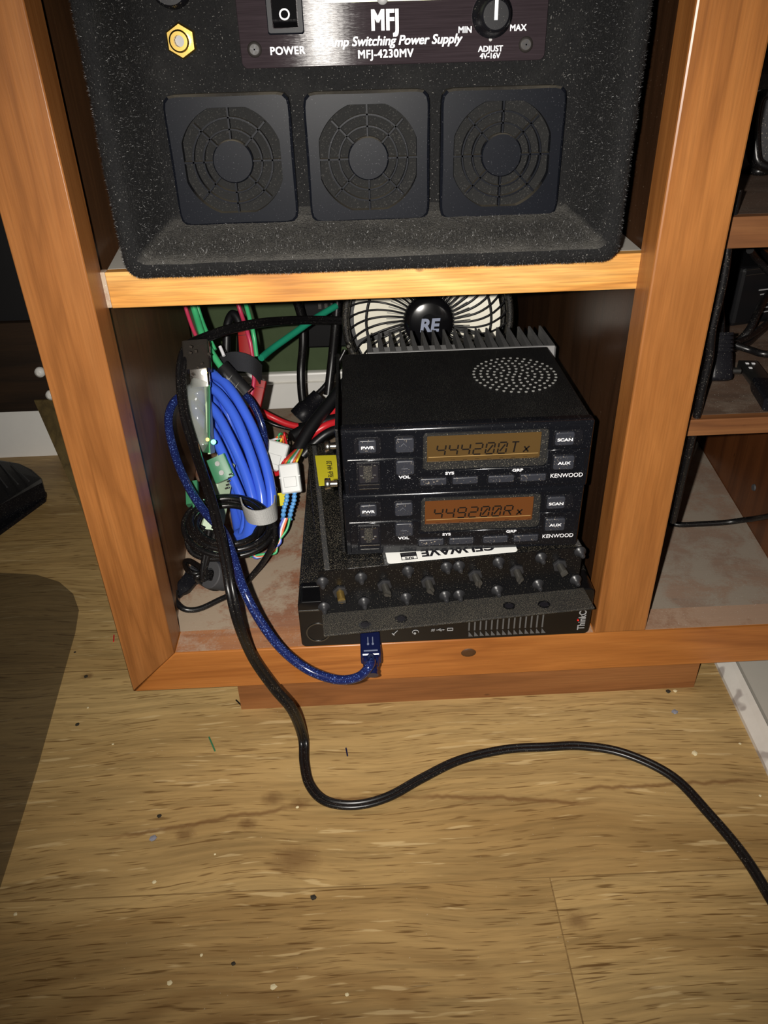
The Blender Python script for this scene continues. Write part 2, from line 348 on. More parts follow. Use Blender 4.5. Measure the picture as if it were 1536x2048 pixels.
# ---------------------------------------------------------------- object helpers
WM = {}     # world matrix of each object made
def tag(o, label=None, cat=None, group=None, kind=None):
    if label: o['label'] = label
    if cat: o['category'] = cat
    if group: o['group'] = group
    if kind: o['kind'] = kind
    return o
def thing(name, loc, label, cat, group=None, rotz=0.0):
    o = bpy.data.objects.new(name, None); C.objects.link(o)
    o.empty_display_size = 0.01
    o.location = loc; o.rotation_euler = (0, 0, rotz)
    WM[o] = Matrix.Translation(Vector(loc)) @ Matrix.Rotation(rotz, 4, 'Z')
    return tag(o, label, cat, group)

class MB:
    def __init__(s): s.v = []; s.f = []; s.sm = []; s.mi = []
    def add(s, vs, fs, smooth=False, mi=0, mx=None):
        b = len(s.v)
        s.v += [(mx @ Vector(q)) if mx else Vector(q) for q in vs]
        for q in fs: s.f.append([b + i for i in q]); s.sm.append(smooth); s.mi.append(mi)
        return s
    def box(s, x0, x1, y0, y1, z0, z1, bev=0.0, mx=None, mi=0, seg=2, smooth=False):
        bm = bmesh.new(); bmesh.ops.create_cube(bm, size=1)
        bmesh.ops.scale(bm, vec=(x1-x0, y1-y0, z1-z0), verts=bm.verts)
        bmesh.ops.translate(bm, vec=((x0+x1)/2, (y0+y1)/2, (z0+z1)/2), verts=bm.verts)
        if bev > 0: bmesh.ops.bevel(bm, geom=list(bm.edges), offset=bev, segments=seg, affect='EDGES', profile=0.5)
        bm.verts.index_update()
        s.add([v.co.copy() for v in bm.verts], [[v.index for v in f.verts] for f in bm.faces], smooth, mi, mx)
        bm.free(); return s
    def obox(s, c, size, R=None, bev=0.0, mi=0):
        mx = Matrix.Translation(Vector(c)) @ (R.to_4x4() if R else Matrix.Identity(4))
        h = [q/2 for q in size]
        return s.box(-h[0], h[0], -h[1], h[1], -h[2], h[2], bev, mx, mi)
    def tube(s, pts, r, n=10, caps=True, prof=None, up=None, mi=0):
        pts = [Vector(p) for p in pts]; m = len(pts)
        rs = r if isinstance(r, (list, tuple)) else [r]*m
        T = [(pts[min(i+1, m-1)] - pts[max(i-1, 0)]).normalized() for i in range(m)]
        a = Vector(up) if up else (Vector((0,0,1)) if abs(T[0].z) < 0.9 else Vector((1,0,0)))
        a = (a - T[0]*a.dot(T[0])).normalized()
        if prof is None: prof = [(math.cos(2*PI*k/n), math.sin(2*PI*k/n)) for k in range(n)]
        n = len(prof); vs = []; fs = []
        for i in range(m):
            if up: a = Vector(up)
            a = a - T[i]*a.dot(T[i])
            a = a.normalized() if a.length > 1e-6 else Vector((1,0,0))
            b = T[i].cross(a)
            for (p, q) in prof: vs.append(pts[i] + a*(q*rs[i]) + b*(p*rs[i]))
        for i in range(m-1):
            for k in range(n):
                k2 = (k+1) % n
                fs.append((i*n+k, i*n+k2, (i+1)*n+k2, (i+1)*n+k))
        s.add(vs, fs, True, mi)
        if caps: s.add(vs[:n], [list(range(n))[::-1]], False, mi); s.add(vs[-n:], [list(range(n))], False, mi)
        return s
    def cyl(s, p0, p1, r0, r1=None, n=24, mi=0, caps=True):
        r1 = r0 if r1 is None else r1
        return s.tube([p0, p1], [r0, r1], n, caps, mi=mi)
    def lathe(s, o, ax, prof, n=32, mi=0, smooth=True):
        """prof: (distance along axis, radius)"""
        o = Vector(o); ax = Vector(ax).normalized()
        a = ax.orthogonal().normalized(); b = ax.cross(a)
        vs = [o + ax*h + (a*math.cos(2*PI*k/n) + b*math.sin(2*PI*k/n))*r for h, r in prof for k in range(n)]
        fs = [(i*n+k, i*n+(k+1)%n, (i+1)*n+(k+1)%n, (i+1)*n+k) for i in range(len(prof)-1) for k in range(n)]
        s.add(vs, fs, smooth, mi)
        s.add(vs[:n], [list(range(n))[::-1]], False, mi); s.add(vs[-n:], [list(range(n))], False, mi)
        return s
    def prism(s, poly, f3, d, mi=0, bev=0.0):
        """poly: 2-D outline, f3(u, v, w) -> point, w from 0 to d; bev insets the far face"""
        n = len(poly)
        if bev > 0:
            cx = sum(p[0] for p in poly)/n; cy = sum(p[1] for p in poly)/n
            ins = []
            for i in range(n):
                p0, p1, p2 = Vector(poly[i-1]), Vector(poly[i]), Vector(poly[(i+1) % n])
                e1 = (p1-p0).normalized(); e2 = (p2-p1).normalized()
                n1 = Vector((-e1.y, e1.x)); n2 = Vector((-e2.y, e2.x)); q = (n1+n2)
                q = q / max(0.3, q.dot(n1)) if q.length > 1e-6 else n1
                ins.append(p1 + q*bev)
            ar = sum(poly[i-1][0]*poly[i][1]-poly[i][0]*poly[i-1][1] for i in range(n))
            if ar < 0: ins = [Vector(poly[i])*2 - ins[i] for i in range(n)]
            lv = [(poly, 0), (poly, d - bev if d > 0 else d + bev), (ins, d)]
        else: lv = [(poly, 0), (poly, d)]
        vs = [f3(p[0], p[1], w) for q, w in lv for p in q]
        for i in range(len(lv)-1): s.add(vs, [(i*n+k, i*n+(k+1)%n, (i+1)*n+(k+1)%n, (i+1)*n+k) for k in range(n)], i == 1, mi) if i == 0 else s.f.extend([[len(s.v)-len(vs)+q for q in (i*n+k, i*n+(k+1)%n, (i+1)*n+(k+1)%n, (i+1)*n+k)] for k in range(n)])
        s.sm += [True]*(len(s.f)-len(s.sm)); s.mi += [mi]*(len(s.f)-len(s.mi))
        b0 = len(s.v)-len(vs)
        for q in ([b0+k for k in range(n)][::-1], [b0+(len(lv)-1)*n + k for k in range(n)]): s.f.append(q); s.sm.append(False); s.mi.append(mi)
        return s
    def ring(s, outer, inner, f3, w0, w1, mi=0, bev=0.0):
        """plate between two outlines of equal count"""
        n = len(outer)
        o2 = outer
        if bev > 0:
            cx = sum(p[0] for p in outer)/n; cy = sum(p[1] for p in outer)/n
            o2 = [(p[0] + (cx-p[0])/max(1e-9, math.hypot(cx-p[0], cy-p[1]))*bev*1.3, p[1] + (cy-p[1])/max(1e-9, math.hypot(cx-p[0], cy-p[1]))*bev*1.3) for p in outer]
        wb = w1 - bev if w1 > w0 else w1 + bev
        rows = [[f3(p[0], p[1], w0) for p in inner], [f3(p[0], p[1], w0) for p in outer], [f3(p[0], p[1], wb) for p in outer], [f3(p[0], p[1], w1) for p in o2], [f3(p[0], p[1], w1) for p in inner]]
        vs = [q for r_ in rows for q in r_]
        fs = []
        for i in range(5):
            j = (i+1) % 5
            for k in range(n):
                k2 = (k+1) % n; fs.append((i*n+k, i*n+k2, j*n+k2, j*n+k))
        return s.add(vs, fs, False, mi)
    def build(s, name, mat, parent=None, label=None, cat=None, group=None, kind=None, world=True, origin=None):
        me = bpy.data.meshes.new(name)
        if parent is None:
            if origin is None:
                xs = [v.x for v in s.v]; ys = [v.y for v in s.v]; zs = [v.z for v in s.v]
                origin = Vector(((min(xs)+max(xs))/2, (min(ys)+max(ys))/2, min(zs)))
            W = Matrix.Translation(Vector(origin))
        else: W = WM[parent]
        inv = W.inverted()
        vs = [inv @ v for v in s.v] if world else s.v
        me.from_pydata([tuple(v) for v in vs], [], s.f); me.update()
        mats = mat if isinstance(mat, (list, tuple)) else [mat]
        for m in mats: me.materials.append(MT[m] if isinstance(m, str) else m)
        for p, a, b in zip(me.polygons, s.sm, s.mi): p.use_smooth = a; p.material_index = b
        bm = bmesh.new(); bm.from_mesh(me)
        if len(bm.faces) < 60000: bmesh.ops.recalc_face_normals(bm, faces=bm.faces)
        bm.to_mesh(me); bm.free()
        o = bpy.data.objects.new(name, me); C.objects.link(o)
        if parent is not None: o.parent = parent; WM[o] = W
        else: o.location = origin; WM[o] = W
        return tag(o, label, cat, group, kind)

def cat_rom(pts, n=8):
    P = [Vector(p) for p in pts]; P = [P[0]*2 - P[1]] + P + [P[-1]*2 - P[-2]]; out = []
    for i in range(1, len(P)-2):
        for k in range(n):
            t = k/n; a, b, c, d = P[i-1], P[i], P[i+1], P[i+2]
            out.append(0.5*((2*b) + (c-a)*t + (2*a-5*b+4*c-d)*t*t + (3*b-a-3*c+d)*t**3))
    out.append(P[-2]); return out
def rrect(x0, x1, y0, y1, r, n=6):
    out = []
    for cx, cy, a0 in ((x1-r, y1-r, 0), (x0+r, y1-r, PI/2), (x0+r, y0+r, PI), (x1-r, y0+r, 1.5*PI)):
        for k in range(n+1):
            a = a0 + PI/2*k/n; out.append((cx + r*math.cos(a), cy + r*math.sin(a)))
    return out
FR = lambda Y: (lambda u, v, w: Vector((u, Y - w, v)))            # outline in x,z on a face that looks to -y; w comes forward
UPP = lambda Z: (lambda u, v, w: Vector((u, v, Z + w)))            # outline in x,y on a face that looks up
def txt_mb(mb, s, o, right, up, size, ax='CENTER', ext=0.00008, off=0.0, shear=0.0, wide=1.0, sp=1.0, mi=0):
    cu = bpy.data.curves.new('t', 'FONT'); cu.body = s; cu.size = size; cu.align_x = ax; cu.align_y = 'CENTER'
    cu.offset = off; cu.shear = shear; cu.extrude = ext; cu.space_character = sp; cu.resolution_u = 4
    ob = bpy.data.objects.new('t', cu); C.objects.link(ob)
    dg = bpy.context.evaluated_depsgraph_get(); me = bpy.data.meshes.new_from_object(ob.evaluated_get(dg))
    right = Vector(right).normalized(); up = Vector(up).normalized(); nn = right.cross(up); o = Vector(o)
    mb.add([o + right*(v.co.x*wide) + up*v.co.y + nn*v.co.z for v in me.vertices], [list(p.vertices) for p in me.polygons], False, mi)
    bpy.data.objects.remove(ob); bpy.data.curves.remove(cu); bpy.data.meshes.remove(me)
    return mb
X, Y_, Z = Vector((1,0,0)), Vector((0,1,0)), Vector((0,0,1))

# ================================================================ THE ROOM
MB().box(-0.9, 1.1, -0.9, 0.62, FLOOR-0.02, FLOOR).build('floor', 'floor', kind='structure', origin=(0, 0, FLOOR))
WY = 0.412
MB().box(-0.9, 1.1, WY, WY+0.02, FLOOR, 0.60).build('wall_back', 'green_wall', kind='structure')
b = MB(); b.box(-0.9, 1.1, WY-0.012, WY, FLOOR, 0.002); b.box(-0.9, 1.1, WY-0.009, WY, 0.002, 0.012, 0.002)
b.build('baseboard_back', 'white_trim', kind='structure')

# ================================================================ THE CABINET
HB = 0.030      # rail height
SW = 0.0305     # stile width
W = 0.255
TOP = 0.46
cab = thing('cabinet', (0.18, 0.18, FLOOR), 'orange-stained pine cabinet whose open shelves hold the radios and the carpeted box', 'cabinet')
# left stile and bottom rail meet in a mitre
F0 = lambda u, v, w: Vector((u, 0.02 - w, v))
MB().prism([(-SW, -HB), (0, 0), (0, TOP), (-SW, TOP)], F0, 0.02, 0, 0.0007).build('stile', 'pine_z', cab)
MB().prism([(-SW+0.0003, -HB), (0.44, -HB), (0.44, 0), (0.0003, 0)], F0, 0.02, 0, 0.0007).build('bottom_rail', 'pine_x', cab)
MB().box(W, W+0.0317, 0.0, 0.02, 0.0002, TOP, 0.0011).build('stile', 'pine_z2', cab)
MB().box(0.408, 0.44, 0.0, 0.02, 0.0002, TOP).build('stile', 'pine_z', cab)
# knot in the rail
b = MB(); K = at_y(937, 1305, 0)
b.lathe((K.x, -0.0002, K.z), (0,-1,0), [(0.0, 0.0047), (0.0003, 0.0042), (0.0004, 0.002)], 14)
for v in b.v: v.z = K.z + (v.z-K.z)*0.72
b.build('knot', plain('knot_wood', rgb(70,44,22), 0.5, var=0.4), cab, label='dark brown knot in the bottom rail')
# side panels
def slab(p, q, t, z0, z1):          # upright board from p to q (x,y), thickness t to the left of the way
    p = Vector((p[0], p[1])); q = Vector((q[0], q[1])); d = (q-p).normalized(); n = Vector((-d.y, d.x))*t
    return MB().prism([tuple(p), tuple(q), tuple(q+n), tuple(p+n)], UPP(z0), z1-z0)
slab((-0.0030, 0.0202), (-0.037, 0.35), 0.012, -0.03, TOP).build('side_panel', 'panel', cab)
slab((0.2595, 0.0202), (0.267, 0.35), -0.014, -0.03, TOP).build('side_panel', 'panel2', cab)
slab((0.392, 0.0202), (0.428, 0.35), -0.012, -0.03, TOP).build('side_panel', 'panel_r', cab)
# bottom boards
MB().prism([(-0.003, 0.0202), (0.2593, 0.0202), (0.2665, 0.349), (-0.0365, 0.349)], UPP(-0.014), 0.012).build('bottom_board', 'board_l', cab)
MB().prism([(0.2737, 0.0202), (0.392, 0.0202), (0.427, 0.349), (0.281, 0.349)], UPP(-0.014), 0.010).build('bottom_board', 'board_r', cab)
# shelves with separate front edge
def shelf(x0, x1, xb0, xb1, y, z0, z1, topm, edgem):
    MB().prism([(x0, y+0.006), (x1, y+0.006), (xb1, 0.345), (xb0, 0.345)], UPP(z0), z1-z0).build('shelf', topm, cab)
    MB().box(x0, x1, y, y+0.006, z0, z1, 0.0004).build('shelf_edge', edgem, cab, label='lighter wood front edge of a shelf')
shelf(0.0022, 0.2570, -0.034, 0.2660, 0.018, 0.2055, 0.2225, 'shelf_top', 'pine_shelf')
shelf(0.2955, 0.398, 0.300, 0.427, 0.020, 0.2225, 0.2370, 'shelf_r', 'pine_dull')
shelf(0.2930, 0.396, 0.300, 0.427, 0.020, 0.1225, 0.1322, 'shelf_r', 'pine_dull')
# dirty filler left of the shelf end
MB().box(-0.001, 0.0021, 0.0185, 0.024, 0.2055, 0.2225, 0.0005).build('filler_strip', 'board_l', cab, label='grubby pale filler strip at the shelf end')
MB().prism([(0.0006, 0.0013), (W-.0002, 0.0013), (W-.0002, 0.0199), (0.0006, 0.0199)], UPP(0.0), 0.0002).build('rail_top', 'lip', cab)
MB().prism([(W+.032, 0.0013), (0.4079, 0.0013), (0.4079, 0.0199), (W+.032, 0.0199)], UPP(0.0), 0.0002).build('rail_top', 'lip_r', cab)
# toe kick
a0 = at_z(483, 1419, FLOOR); a1 = at_z(1391, 1381, FLOOR)
MB().box(a0.x, a1.x, a0.y, a0.y+0.018, FLOOR, -HB).build('toe_kick', 'toe', cab)
MB().box(a0.x, a0.x+0.018, a0.y+0.018, 0.34, FLOOR, -0.014).build('plinth', 'toe', cab)
MB().box(a1.x-0.018, a1.x, a0.y+0.018, 0.34, FLOOR, -0.014).build('plinth', 'toe', cab)

# ================================================================ CARPETED BOX ON THE SHELF
bx0, bx1, bz0, bz1, by1 = 0.0155, 0.2395, 0.2226, 0.42, 0.24
box = thing('equipment_box', ((bx0+bx1)/2, 0.11, bz0), 'black carpet-covered box with a power supply front and three fan guards, on the upper shelf', 'equipment box')
prof = [(0.0, by1), (0.0, 0.20), (0.0, 0.12), (0.0, 0.06), (0.0, 0.03), (0.0, 0.010), (0.0006, 0.004), (0.0020, -0.0005), (0.0045, -0.0030), (0.008, -0.0032), (0.0100, -0.0008), (0.0112, 0.005),
        (0.0124, 0.014), (0.0140, 0.022), (0.0160, 0.029), (0.0190, 0.034), (0.0225, 0.036)]
def outline(d, n=10, m=26):
    x0, x1, z0, z1 = bx0+d, bx1-d, bz0+d, bz1-d; r = max(0.003, 0.0075-d*0.3)
    pts = []
    cs = [(x1-r, z1-r, 0), (x0+r, z1-r, PI/2), (x0+r, z0+r, PI), (x1-r, z0+r, 1.5*PI)]
    for i, (cx, cz, a) in enumerate(cs):
        arc = [(cx + r*math.cos(a+PI/2*k/n), cz + r*math.sin(a+PI/2*k/n)) for k in range(n+1)]
        pts += arc
        nx, nz, na = cs[(i+1) % 4]; q = (nx + r*math.cos(na), nz + r*math.sin(na))
        for k in range(1, m): pts.append((arc[-1][0] + (q[0]-arc[-1][0])*k/m, arc[-1][1] + (q[1]-arc[-1][1])*k/m))
    return pts
rows = [[Vector((p[0], y, p[1])) for p in outline(d)] for d, y in prof]
for ri, r_ in enumerate(rows):
    if ri > 2:
        for k, v in enumerate(r_):
            q = noise.noise(v*90)*0.0007 + noise.noise(v*420)*0.0003
            cxy = Vector(((bx0+bx1)/2, v.y, (bz0+bz1)/2))
            r_[k] = v + Vector((q*(1 if v.x > 0.127 else -1), -abs(q)*0.6, q*0.6))
            if r_[k].z < bz0: r_[k].z = bz0
n = len(rows[0]); b = MB()
b.add([v for r_ in rows for v in r_], [(i*n+k, i*n+(k+1)%n, (i+1)*n+(k+1)%n, (i+1)*n+k) for i in range(len(rows)-1) for k in range(n)], True)
b.add(rows[0], [list(range(n))]); b.add(rows[-1], [list(range(n))[::-1]])
b.build('carpeted_shell', 'carpet', box)
# pile
b = MB()
def fibre(p, nrm, L, w, mi):
    d = (nrm + Vector((random.gauss(0, .55), random.gauss(0, .55), random.gauss(0, .55)))).normalized()
    s_ = d.orthogonal().normalized(); s_ = (Matrix.Rotation(random.random()*6.28, 3, d) @ s_)
    b.add([p - s_*w, p + s_*w, p + d*L], [(0, 1, 2)], False, mi)
quads = []
for i in range(4, len(rows)-1):
    for k in range(n):
        q = [rows[i][k], rows[i][(k+1) % n], rows[i+1][(k+1) % n], rows[i+1][k]]
        if min(v.z for v in q) > 0.345: continue
        ar = (q[1]-q[0]).cross(q[3]-q[0]).length; nr = (q[1]-q[0]).cross(q[3]-q[0])
        if nr.length == 0: continue
        nr.normalize()
        cen = (q[0]+q[2])/2; out = Vector((cen.x-0.1275, -0.05, cen.z-0.30))
        if i < 9 and nr.dot(out) < 0: nr = -nr
        if i >= 9 and nr.y > 0: nr = -nr
        quads.append((ar, q, nr))
for ar, q, nr in quads:
    cnt = ar*2.6e6; cnt = int(cnt) + (random.random() < cnt % 1)
    for _ in range(cnt):
        u, v = random.random(), random.random()
        p = (q[0]*(1-u)+q[1]*u)*(1-v) + (q[3]*(1-u)+q[2]*u)*v
        fibre(p, nr, random.uniform(.0006, .0013), .00005, 1 if random.random() < (0.10 if p.z < bz0+0.014 else 0.045) else 0)
GU = [(0.0386, 0.0938), (0.0995, 0.1551), (0.1602, 0.2158)]
for _ in range(24000):
    x = random.uniform(bx0+0.022, bx1-0.022); z = random.uniform(bz0+0.022-0.010, 0.345)
    if any(g0-.0002 < x < g1+.0002 and .2385 < z < .2938 for g0, g1 in GU) or (0.074 < x < 0.2055 and z > 0.3020): continue
    fibre(Vector((x, 0.0362, z)), Vector((0, -1, 0)), random.uniform(.0005, .0011), .00005, 1 if random.random() < 0.035 else 0)
b.build('carpet_pile', ['fibre', 'fibre_hi'], box, kind='stuff')

# fan guards
def guard(x0, x1, z0, z1):
    cx, cz = (x0+x1)/2, (z0+z1)/2; s_ = (x1-x0)/2; h = (z1-z0)/2
    yb, yf = 0.0362, 0.0300; n = 96
    outer, inner = [], []
    for k in range(n):
        a = 2*PI*(k+.5)/n; c, s2 = math.cos(a), math.sin(a)
        p = 14.0; rr = (abs(c)**p + abs(s2)**p)**(-1/p)
        outer.append((cx + c*rr*s_, cz + s2*rr*h))
        ri = min(0.0232, 0.0218/max(abs(c), abs(s2)))*s_/0.0276
        inner.append((cx + c*ri, cz + s2*ri))
    b = MB(); b.ring(outer, inner, FR(yb), 0, yb-yf, 0, 0.0009)
    g = b.build('fan_guard', 'guard', box)
    b = MB(); sc = s_/0.0276
    def thin(r0, r1, w0, w1):
        A = [(cx + math.cos(2*PI*k/64)*r1, cz + math.sin(2*PI*k/64)*r1) for k in range(64)]
        B = [(cx + math.cos(2*PI*k/64)*r0, cz + math.sin(2*PI*k/64)*r0) for k in range(64)]
        b.ring(A, B, FR(yb), w0, w1)
    thin(0.01275*sc, 0.0134*sc, 0.0022, 0.0056); thin(0.0174*sc, 0.0181*sc, 0.0022, 0.0056)
    for k in range(8):
        a = PI/4*k; R = Matrix.Rotation(-a, 3, 'Y'); r0, r1 = 0.0086*sc, (0.0222 if k % 2 else 0.0219)*sc
        mx = Matrix.Translation((cx, 0, cz)) @ R.to_4x4()
        b.box(r0, r1, yf+0.0006, yb-0.002, -0.00038, 0.00038, 0, mx)
    b.build('guard_ribs', 'guard', g)
    b = MB(); b.lathe((cx, yf+0.0035, cz), (0, -1, 0), [(0, 0.0091*sc), (0.0028, 0.0091*sc), (0.0034, 0.0086*sc)], 48, smooth=False); b.build('hub_disc', 'guard', g)
    b = MB(); b.prism(inner, FR(yb), 0.0018); b.build('filter_foam', 'foam', g)
guard(GU[0][0], GU[0][1], 0.2392, 0.2936); guard(GU[1][0], GU[1][1], 0.2386, 0.2930); guard(GU[2][0], GU[2][1], 0.2380, 0.2928)

# faceplate of the power supply
FY = 0.034
b = MB(); b.prism(rrect(0.0745, 0.2052, 0.3023, 0.375, 0.0025), FR(0.0362), 0.0362-FY, 0, 0.0003); plate = b.build('faceplate', 'brushed', box)
def fp(px, py): return at_y(px, py, FY - 0.0002)
b = MB()
def f_(s, px, py, size, bold=0.00012, **k):
    for i, (dx, dz) in enumerate(((-1, -1), (1, -1), (-1, 1), (1, 1))): txt_mb(b, s, fp(px, py) + X*dx*bold + Z*dz*bold*.7 - Y_*0.00003*i, X, Z, size, **k)
f_('POWER', 575, 102, 0.0041, sp=1.08)
f_('MFJ', 770, 42, 0.0104, bold=0.00035, wide=0.74, sp=1.06)
f_('30 Amp Switching Power Supply', 773, 82, 0.0049, bold=0.00013, shear=0.25, wide=0.99)
f_('MFJ-4230MV', 771, 108, 0.0043, sp=1.08)
f_('MIN', 930, 60, 0.0033, bold=0.00008); f_('MAX', 1036, 56, 0.0033, bold=0.00008)
f_('ADJUST', 981, 98, 0.0031, bold=0.00008); f_('4V-16V', 980, 112, 0.0029, bold=0.00008)
b.build('lettering', 'white', plate, label='white printed lettering')
# rocker switch
p0 = fp(537, 70); p1 = fp(609, 70); zb = p0.z
b = MB(); b.ring([(x, z) for x, z in rrect(p0.x, p1.x, zb, zb+0.028, 0.001, 4)], [(x, z) for x, z in rrect(p0.x+0.0022, p1.x-0.0022, zb+0.0022, zb+0.0258, 0.0006, 4)], FR(FY), 0, 0.0018, 0, 0.0005)
sw = b.build('rocker_switch', 'guard', plate)
b = MB(); xa, xb = p0.x+0.0025, p1.x-0.0025; za, zc = zb+0.0024, zb+0.0256; zm = (za+zc)/2
b.add([(xa, FY, za), (xb, FY, za), (xb, FY-0.0042, za+0.003), (xa, FY-0.0042, za+0.003), (xa, FY-0.0012, zm+.002), (xb, FY-0.0012, zm+.002), (xa, FY-0.0020, zc), (xb, FY-0.0020, zc), (xa, FY, zc), (xb, FY, zc)],
      [(0,1,2,3), (3,2,5,4), (4,5,7,6), (6,7,9,8), (0,3,4), (1,5,2), (0,4,6,8), (1,9,7,5)])
b.build('rocker', 'blackg', sw)
b = MB(); q = at_y(569, 29, FY-0.0037); dn = Vector((0, 0.003, 0.0083)).normalized()
A = [(math.cos(2*PI*k/28)*0.0022, math.sin(2*PI*k/28)*0.0022) for k in range(28)]; B = [(x*0.7, z*0.7) for x, z in A]
b.ring(A, B, lambda u, v, w: q + X*u + dn*v + Vector((0, -1, .3))*w, -0.0002, 0.0003)
b.build('off_mark', 'white', sw)
# knob
kc = at_y(984, 30, FY)
b = MB(); b.lathe((kc.x, FY, kc.z), (0, -1, 0), [(0, 0.0085), (0.0012, 0.0085), (0.0016, 0.0076), (0.007, 0.0068), (0.010, 0.0060), (0.0105, 0.0052)], 40)
kn = b.build('adjust_knob', 'blackp', plate)
b = MB(); b.box(-0.0007, 0.0007, -0.00025, 0.0, -0.0018, 0.0055, 0, Matrix.Translation((kc.x, FY-0.0105, kc.z))); b.build('pointer', 'white', kn, label='white pointer line')
b = MB(); q = fp(981, 79); b.cyl((q.x, FY, q.z), (q.x, FY-0.0002, q.z), 0.0007, n=12); b.build('index_dot', 'grey_ink', plate)
for px, py in ((509, 99), (1052, 89)):
    q = fp(px, py); b = MB(); b.lathe((q.x, FY, q.z), (0, -1, 0), [(0, 0.0031), (0.0006, 0.0029), (0.0009, 0.0020)], 24)
    sc_ = b.build('screw', plain('screw_black', rgb(34,30,28), 0.55), plate)
    b = MB(); R = Matrix.Rotation(0.3, 3, 'Y')
    b.obox((q.x, FY-0.0009, q.z), (0.0034, 0.0002, 0.0006), R); b.obox((q.x, FY-0.0009, q.z), (0.0006, 0.0002, 0.0034), R); b.build('cross_slot', 'ink', sc_)
# meter window (only its bottom edge is seen)
q0 = fp(650, 5); q1 = fp(898, 0); b = MB(); b.prism(rrect(q0.x, q1.x, (q0.z+q1.z)/2, 0.360, 0.001), FR(FY), 0.0008); mw = b.build('meter_window', 'meter', plate, label='pale green lit meter window')
b = MB(); q = at_y(765, 2, FY-0.0009); b.lathe((q.x, FY-0.0008, q.z+0.001), (0, -1, 0), [(0, 0.0024), (0.0008, 0.0022), (0.001, 0.001)], 20); b.build('meter_pivot', 'grey_ink', mw)
# brass jack and black knob on the baffle
jc = at_y(361, 82, 0.033)
b = MB(); hexa = [(jc.x + 0.0068*math.cos(PI/6+PI/3*k), jc.z + 0.0068*math.sin(PI/6+PI/3*k)) for k in range(6)]
b.prism(hexa, FR(0.0362), 0.0030, 0, 0.0006); jack = b.build('brass_jack', 'brass', box, label='gold-coloured hexagonal socket')
b = MB()
A = [(jc.x+math.cos(2*PI*k/32)*0.0042, jc.z+math.sin(2*PI*k/32)*0.0042) for k in range(32)]; B = [(jc.x+math.cos(2*PI*k/32)*0.0022, jc.z+math.sin(2*PI*k/32)*0.0022) for k in range(32)]
b.ring(A, B, FR(0.0332), 0, 0.0042, 0, 0.0005); b.build('socket_ring', 'brass', jack)
b = MB(); b.cyl((jc.x, 0.0332, jc.z), (jc.x, 0.0322, jc.z), 0.0021); b.build('socket_centre', 'grey_ink', jack)
q = at_y(345, -12, 0.036); b = MB(); b.lathe((q.x, 0.0362, q.z+0.003), (0, -1, 0), [(0, 0.0085), (0.006, 0.008), (0.0075, 0.007)], 32); b.build('round_knob', 'blackp', box)
b = MB(); q = at_y(1055, 439, 0.033)
bm = bmesh.new(); bmesh.ops.create_icosphere(bm, subdivisions=2, radius=0.0017)
b.add([Vector((v.co.x*1.1, v.co.y*.7, v.co.z*.7))*(1+.3*noise.noise(v.co*900)) + q for v in bm.verts], [[v.index for v in f.verts] for f in bm.faces], True); bm.free()
b.build('crumb', 'crumb', None, 'cream crumb resting on the black carpet below the right-hand fan guard', 'crumb')

# ================================================================ MINI PC
pc = thing('mini_computer', (0.164, 0.09, -0.002), 'flat black mini computer lying under the filter and radios at the bottom of the cabinet', 'computer')
PX0, PX1, PZ0, PZ1 = 0.0770, 0.2515, 0.0003, 0.0352
b = MB(); b.box(PX0, PX1, 0.0185, 0.183, PZ0, PZ1-0.0008, 0.0012); b.build('case', 'dusty_black', pc)
b = MB(); mxp = [(x, z) for x, z in rrect(PX0, PX1, PZ0, PZ1, 0.003)]; b.prism(mxp, FR(0.0184), 0.0184, 0, 0.0006); fbz = b.build('front_bezel', 'blackg', pc)
for y_ in (0.03, 0.165):
    for x_ in (PX0+0.012, PX1-0.012):
        b = MB(); b.cyl((x_, y_, -0.0019), (x_, y_, PZ0+0.0004), 0.005); b.build('foot', 'black', pc)
# power ring
q = at_y(637, 1270, -0.0003); b = MB()
A = [(q.x+math.cos(2*PI*k/40)*0.0072, 0.0115+math.sin(2*PI*k/40)*0.0072) for k in range(40)]; B = [(q.x+(x-q.x)*0.90, 0.0115+(z-0.0115)*0.90) for x, z in A]
b.ring(A, B, FR(0), 0, 0.0004); b.build('power_button_ring', 'steel_d', fbz)
# vent slots
b = MB()
v0 = at_y(937, 1245, 0); v1 = at_y(1085, 1232, 0)
for k in range(14):
    xx = v0.x + (v1.x-v0.x)*k/13; b.box(xx, xx+0.0009, -0.0003, 0.0, 0.0075, 0.028)
    b.add([(xx+0.0003, -0.0003, 0.0068), (xx+0.0003, -0.0003, 0.0028), (xx+0.0030, -0.0003, 0.0028)], [(0,1,2)])
b.build('vent_grille', plain('vent_grey', rgb(84,84,84), 0.4), fbz)
# printed marks
b = MB()
q = at_y(877, 1260, -0.0004)
txt_mb(b, 'SS', q + X*-0.0036, X, Z, 0.0024, shear=0.3, off=0.00004)
b.tube([q + X*-0.0014, q + X*0.0026], 0.00018, 6); b.add([q+X*0.0026+Z*0.0006, q+X*0.0026-Z*0.0006, q+X*0.0040], [(0,1,2)])
b.tube([q + X*-0.0004, q + X*0.0006+Z*0.0008, q + X*0.0014+Z*0.0008], 0.00014, 6); b.tube([q + X*0.0004, q + X*0.0012-Z*0.0008, q + X*0.002-Z*0.0008], 0.00014, 6)
A = [(q.x+0.0052+x, q.z+z) for x, z in rrect(0, 0.0036, -0.0011, 0.0011, 0.0004)]; B = [(q.x+0.0052+x, q.z+z) for x, z in rrect(0.0004, 0.0032, -0.0007, 0.0007, 0.0003)]
b.ring(A, B, FR(-0.0002), 0, 0.0002)
b.build('usb_mark', 'grey_ink', fbz); b = MB()
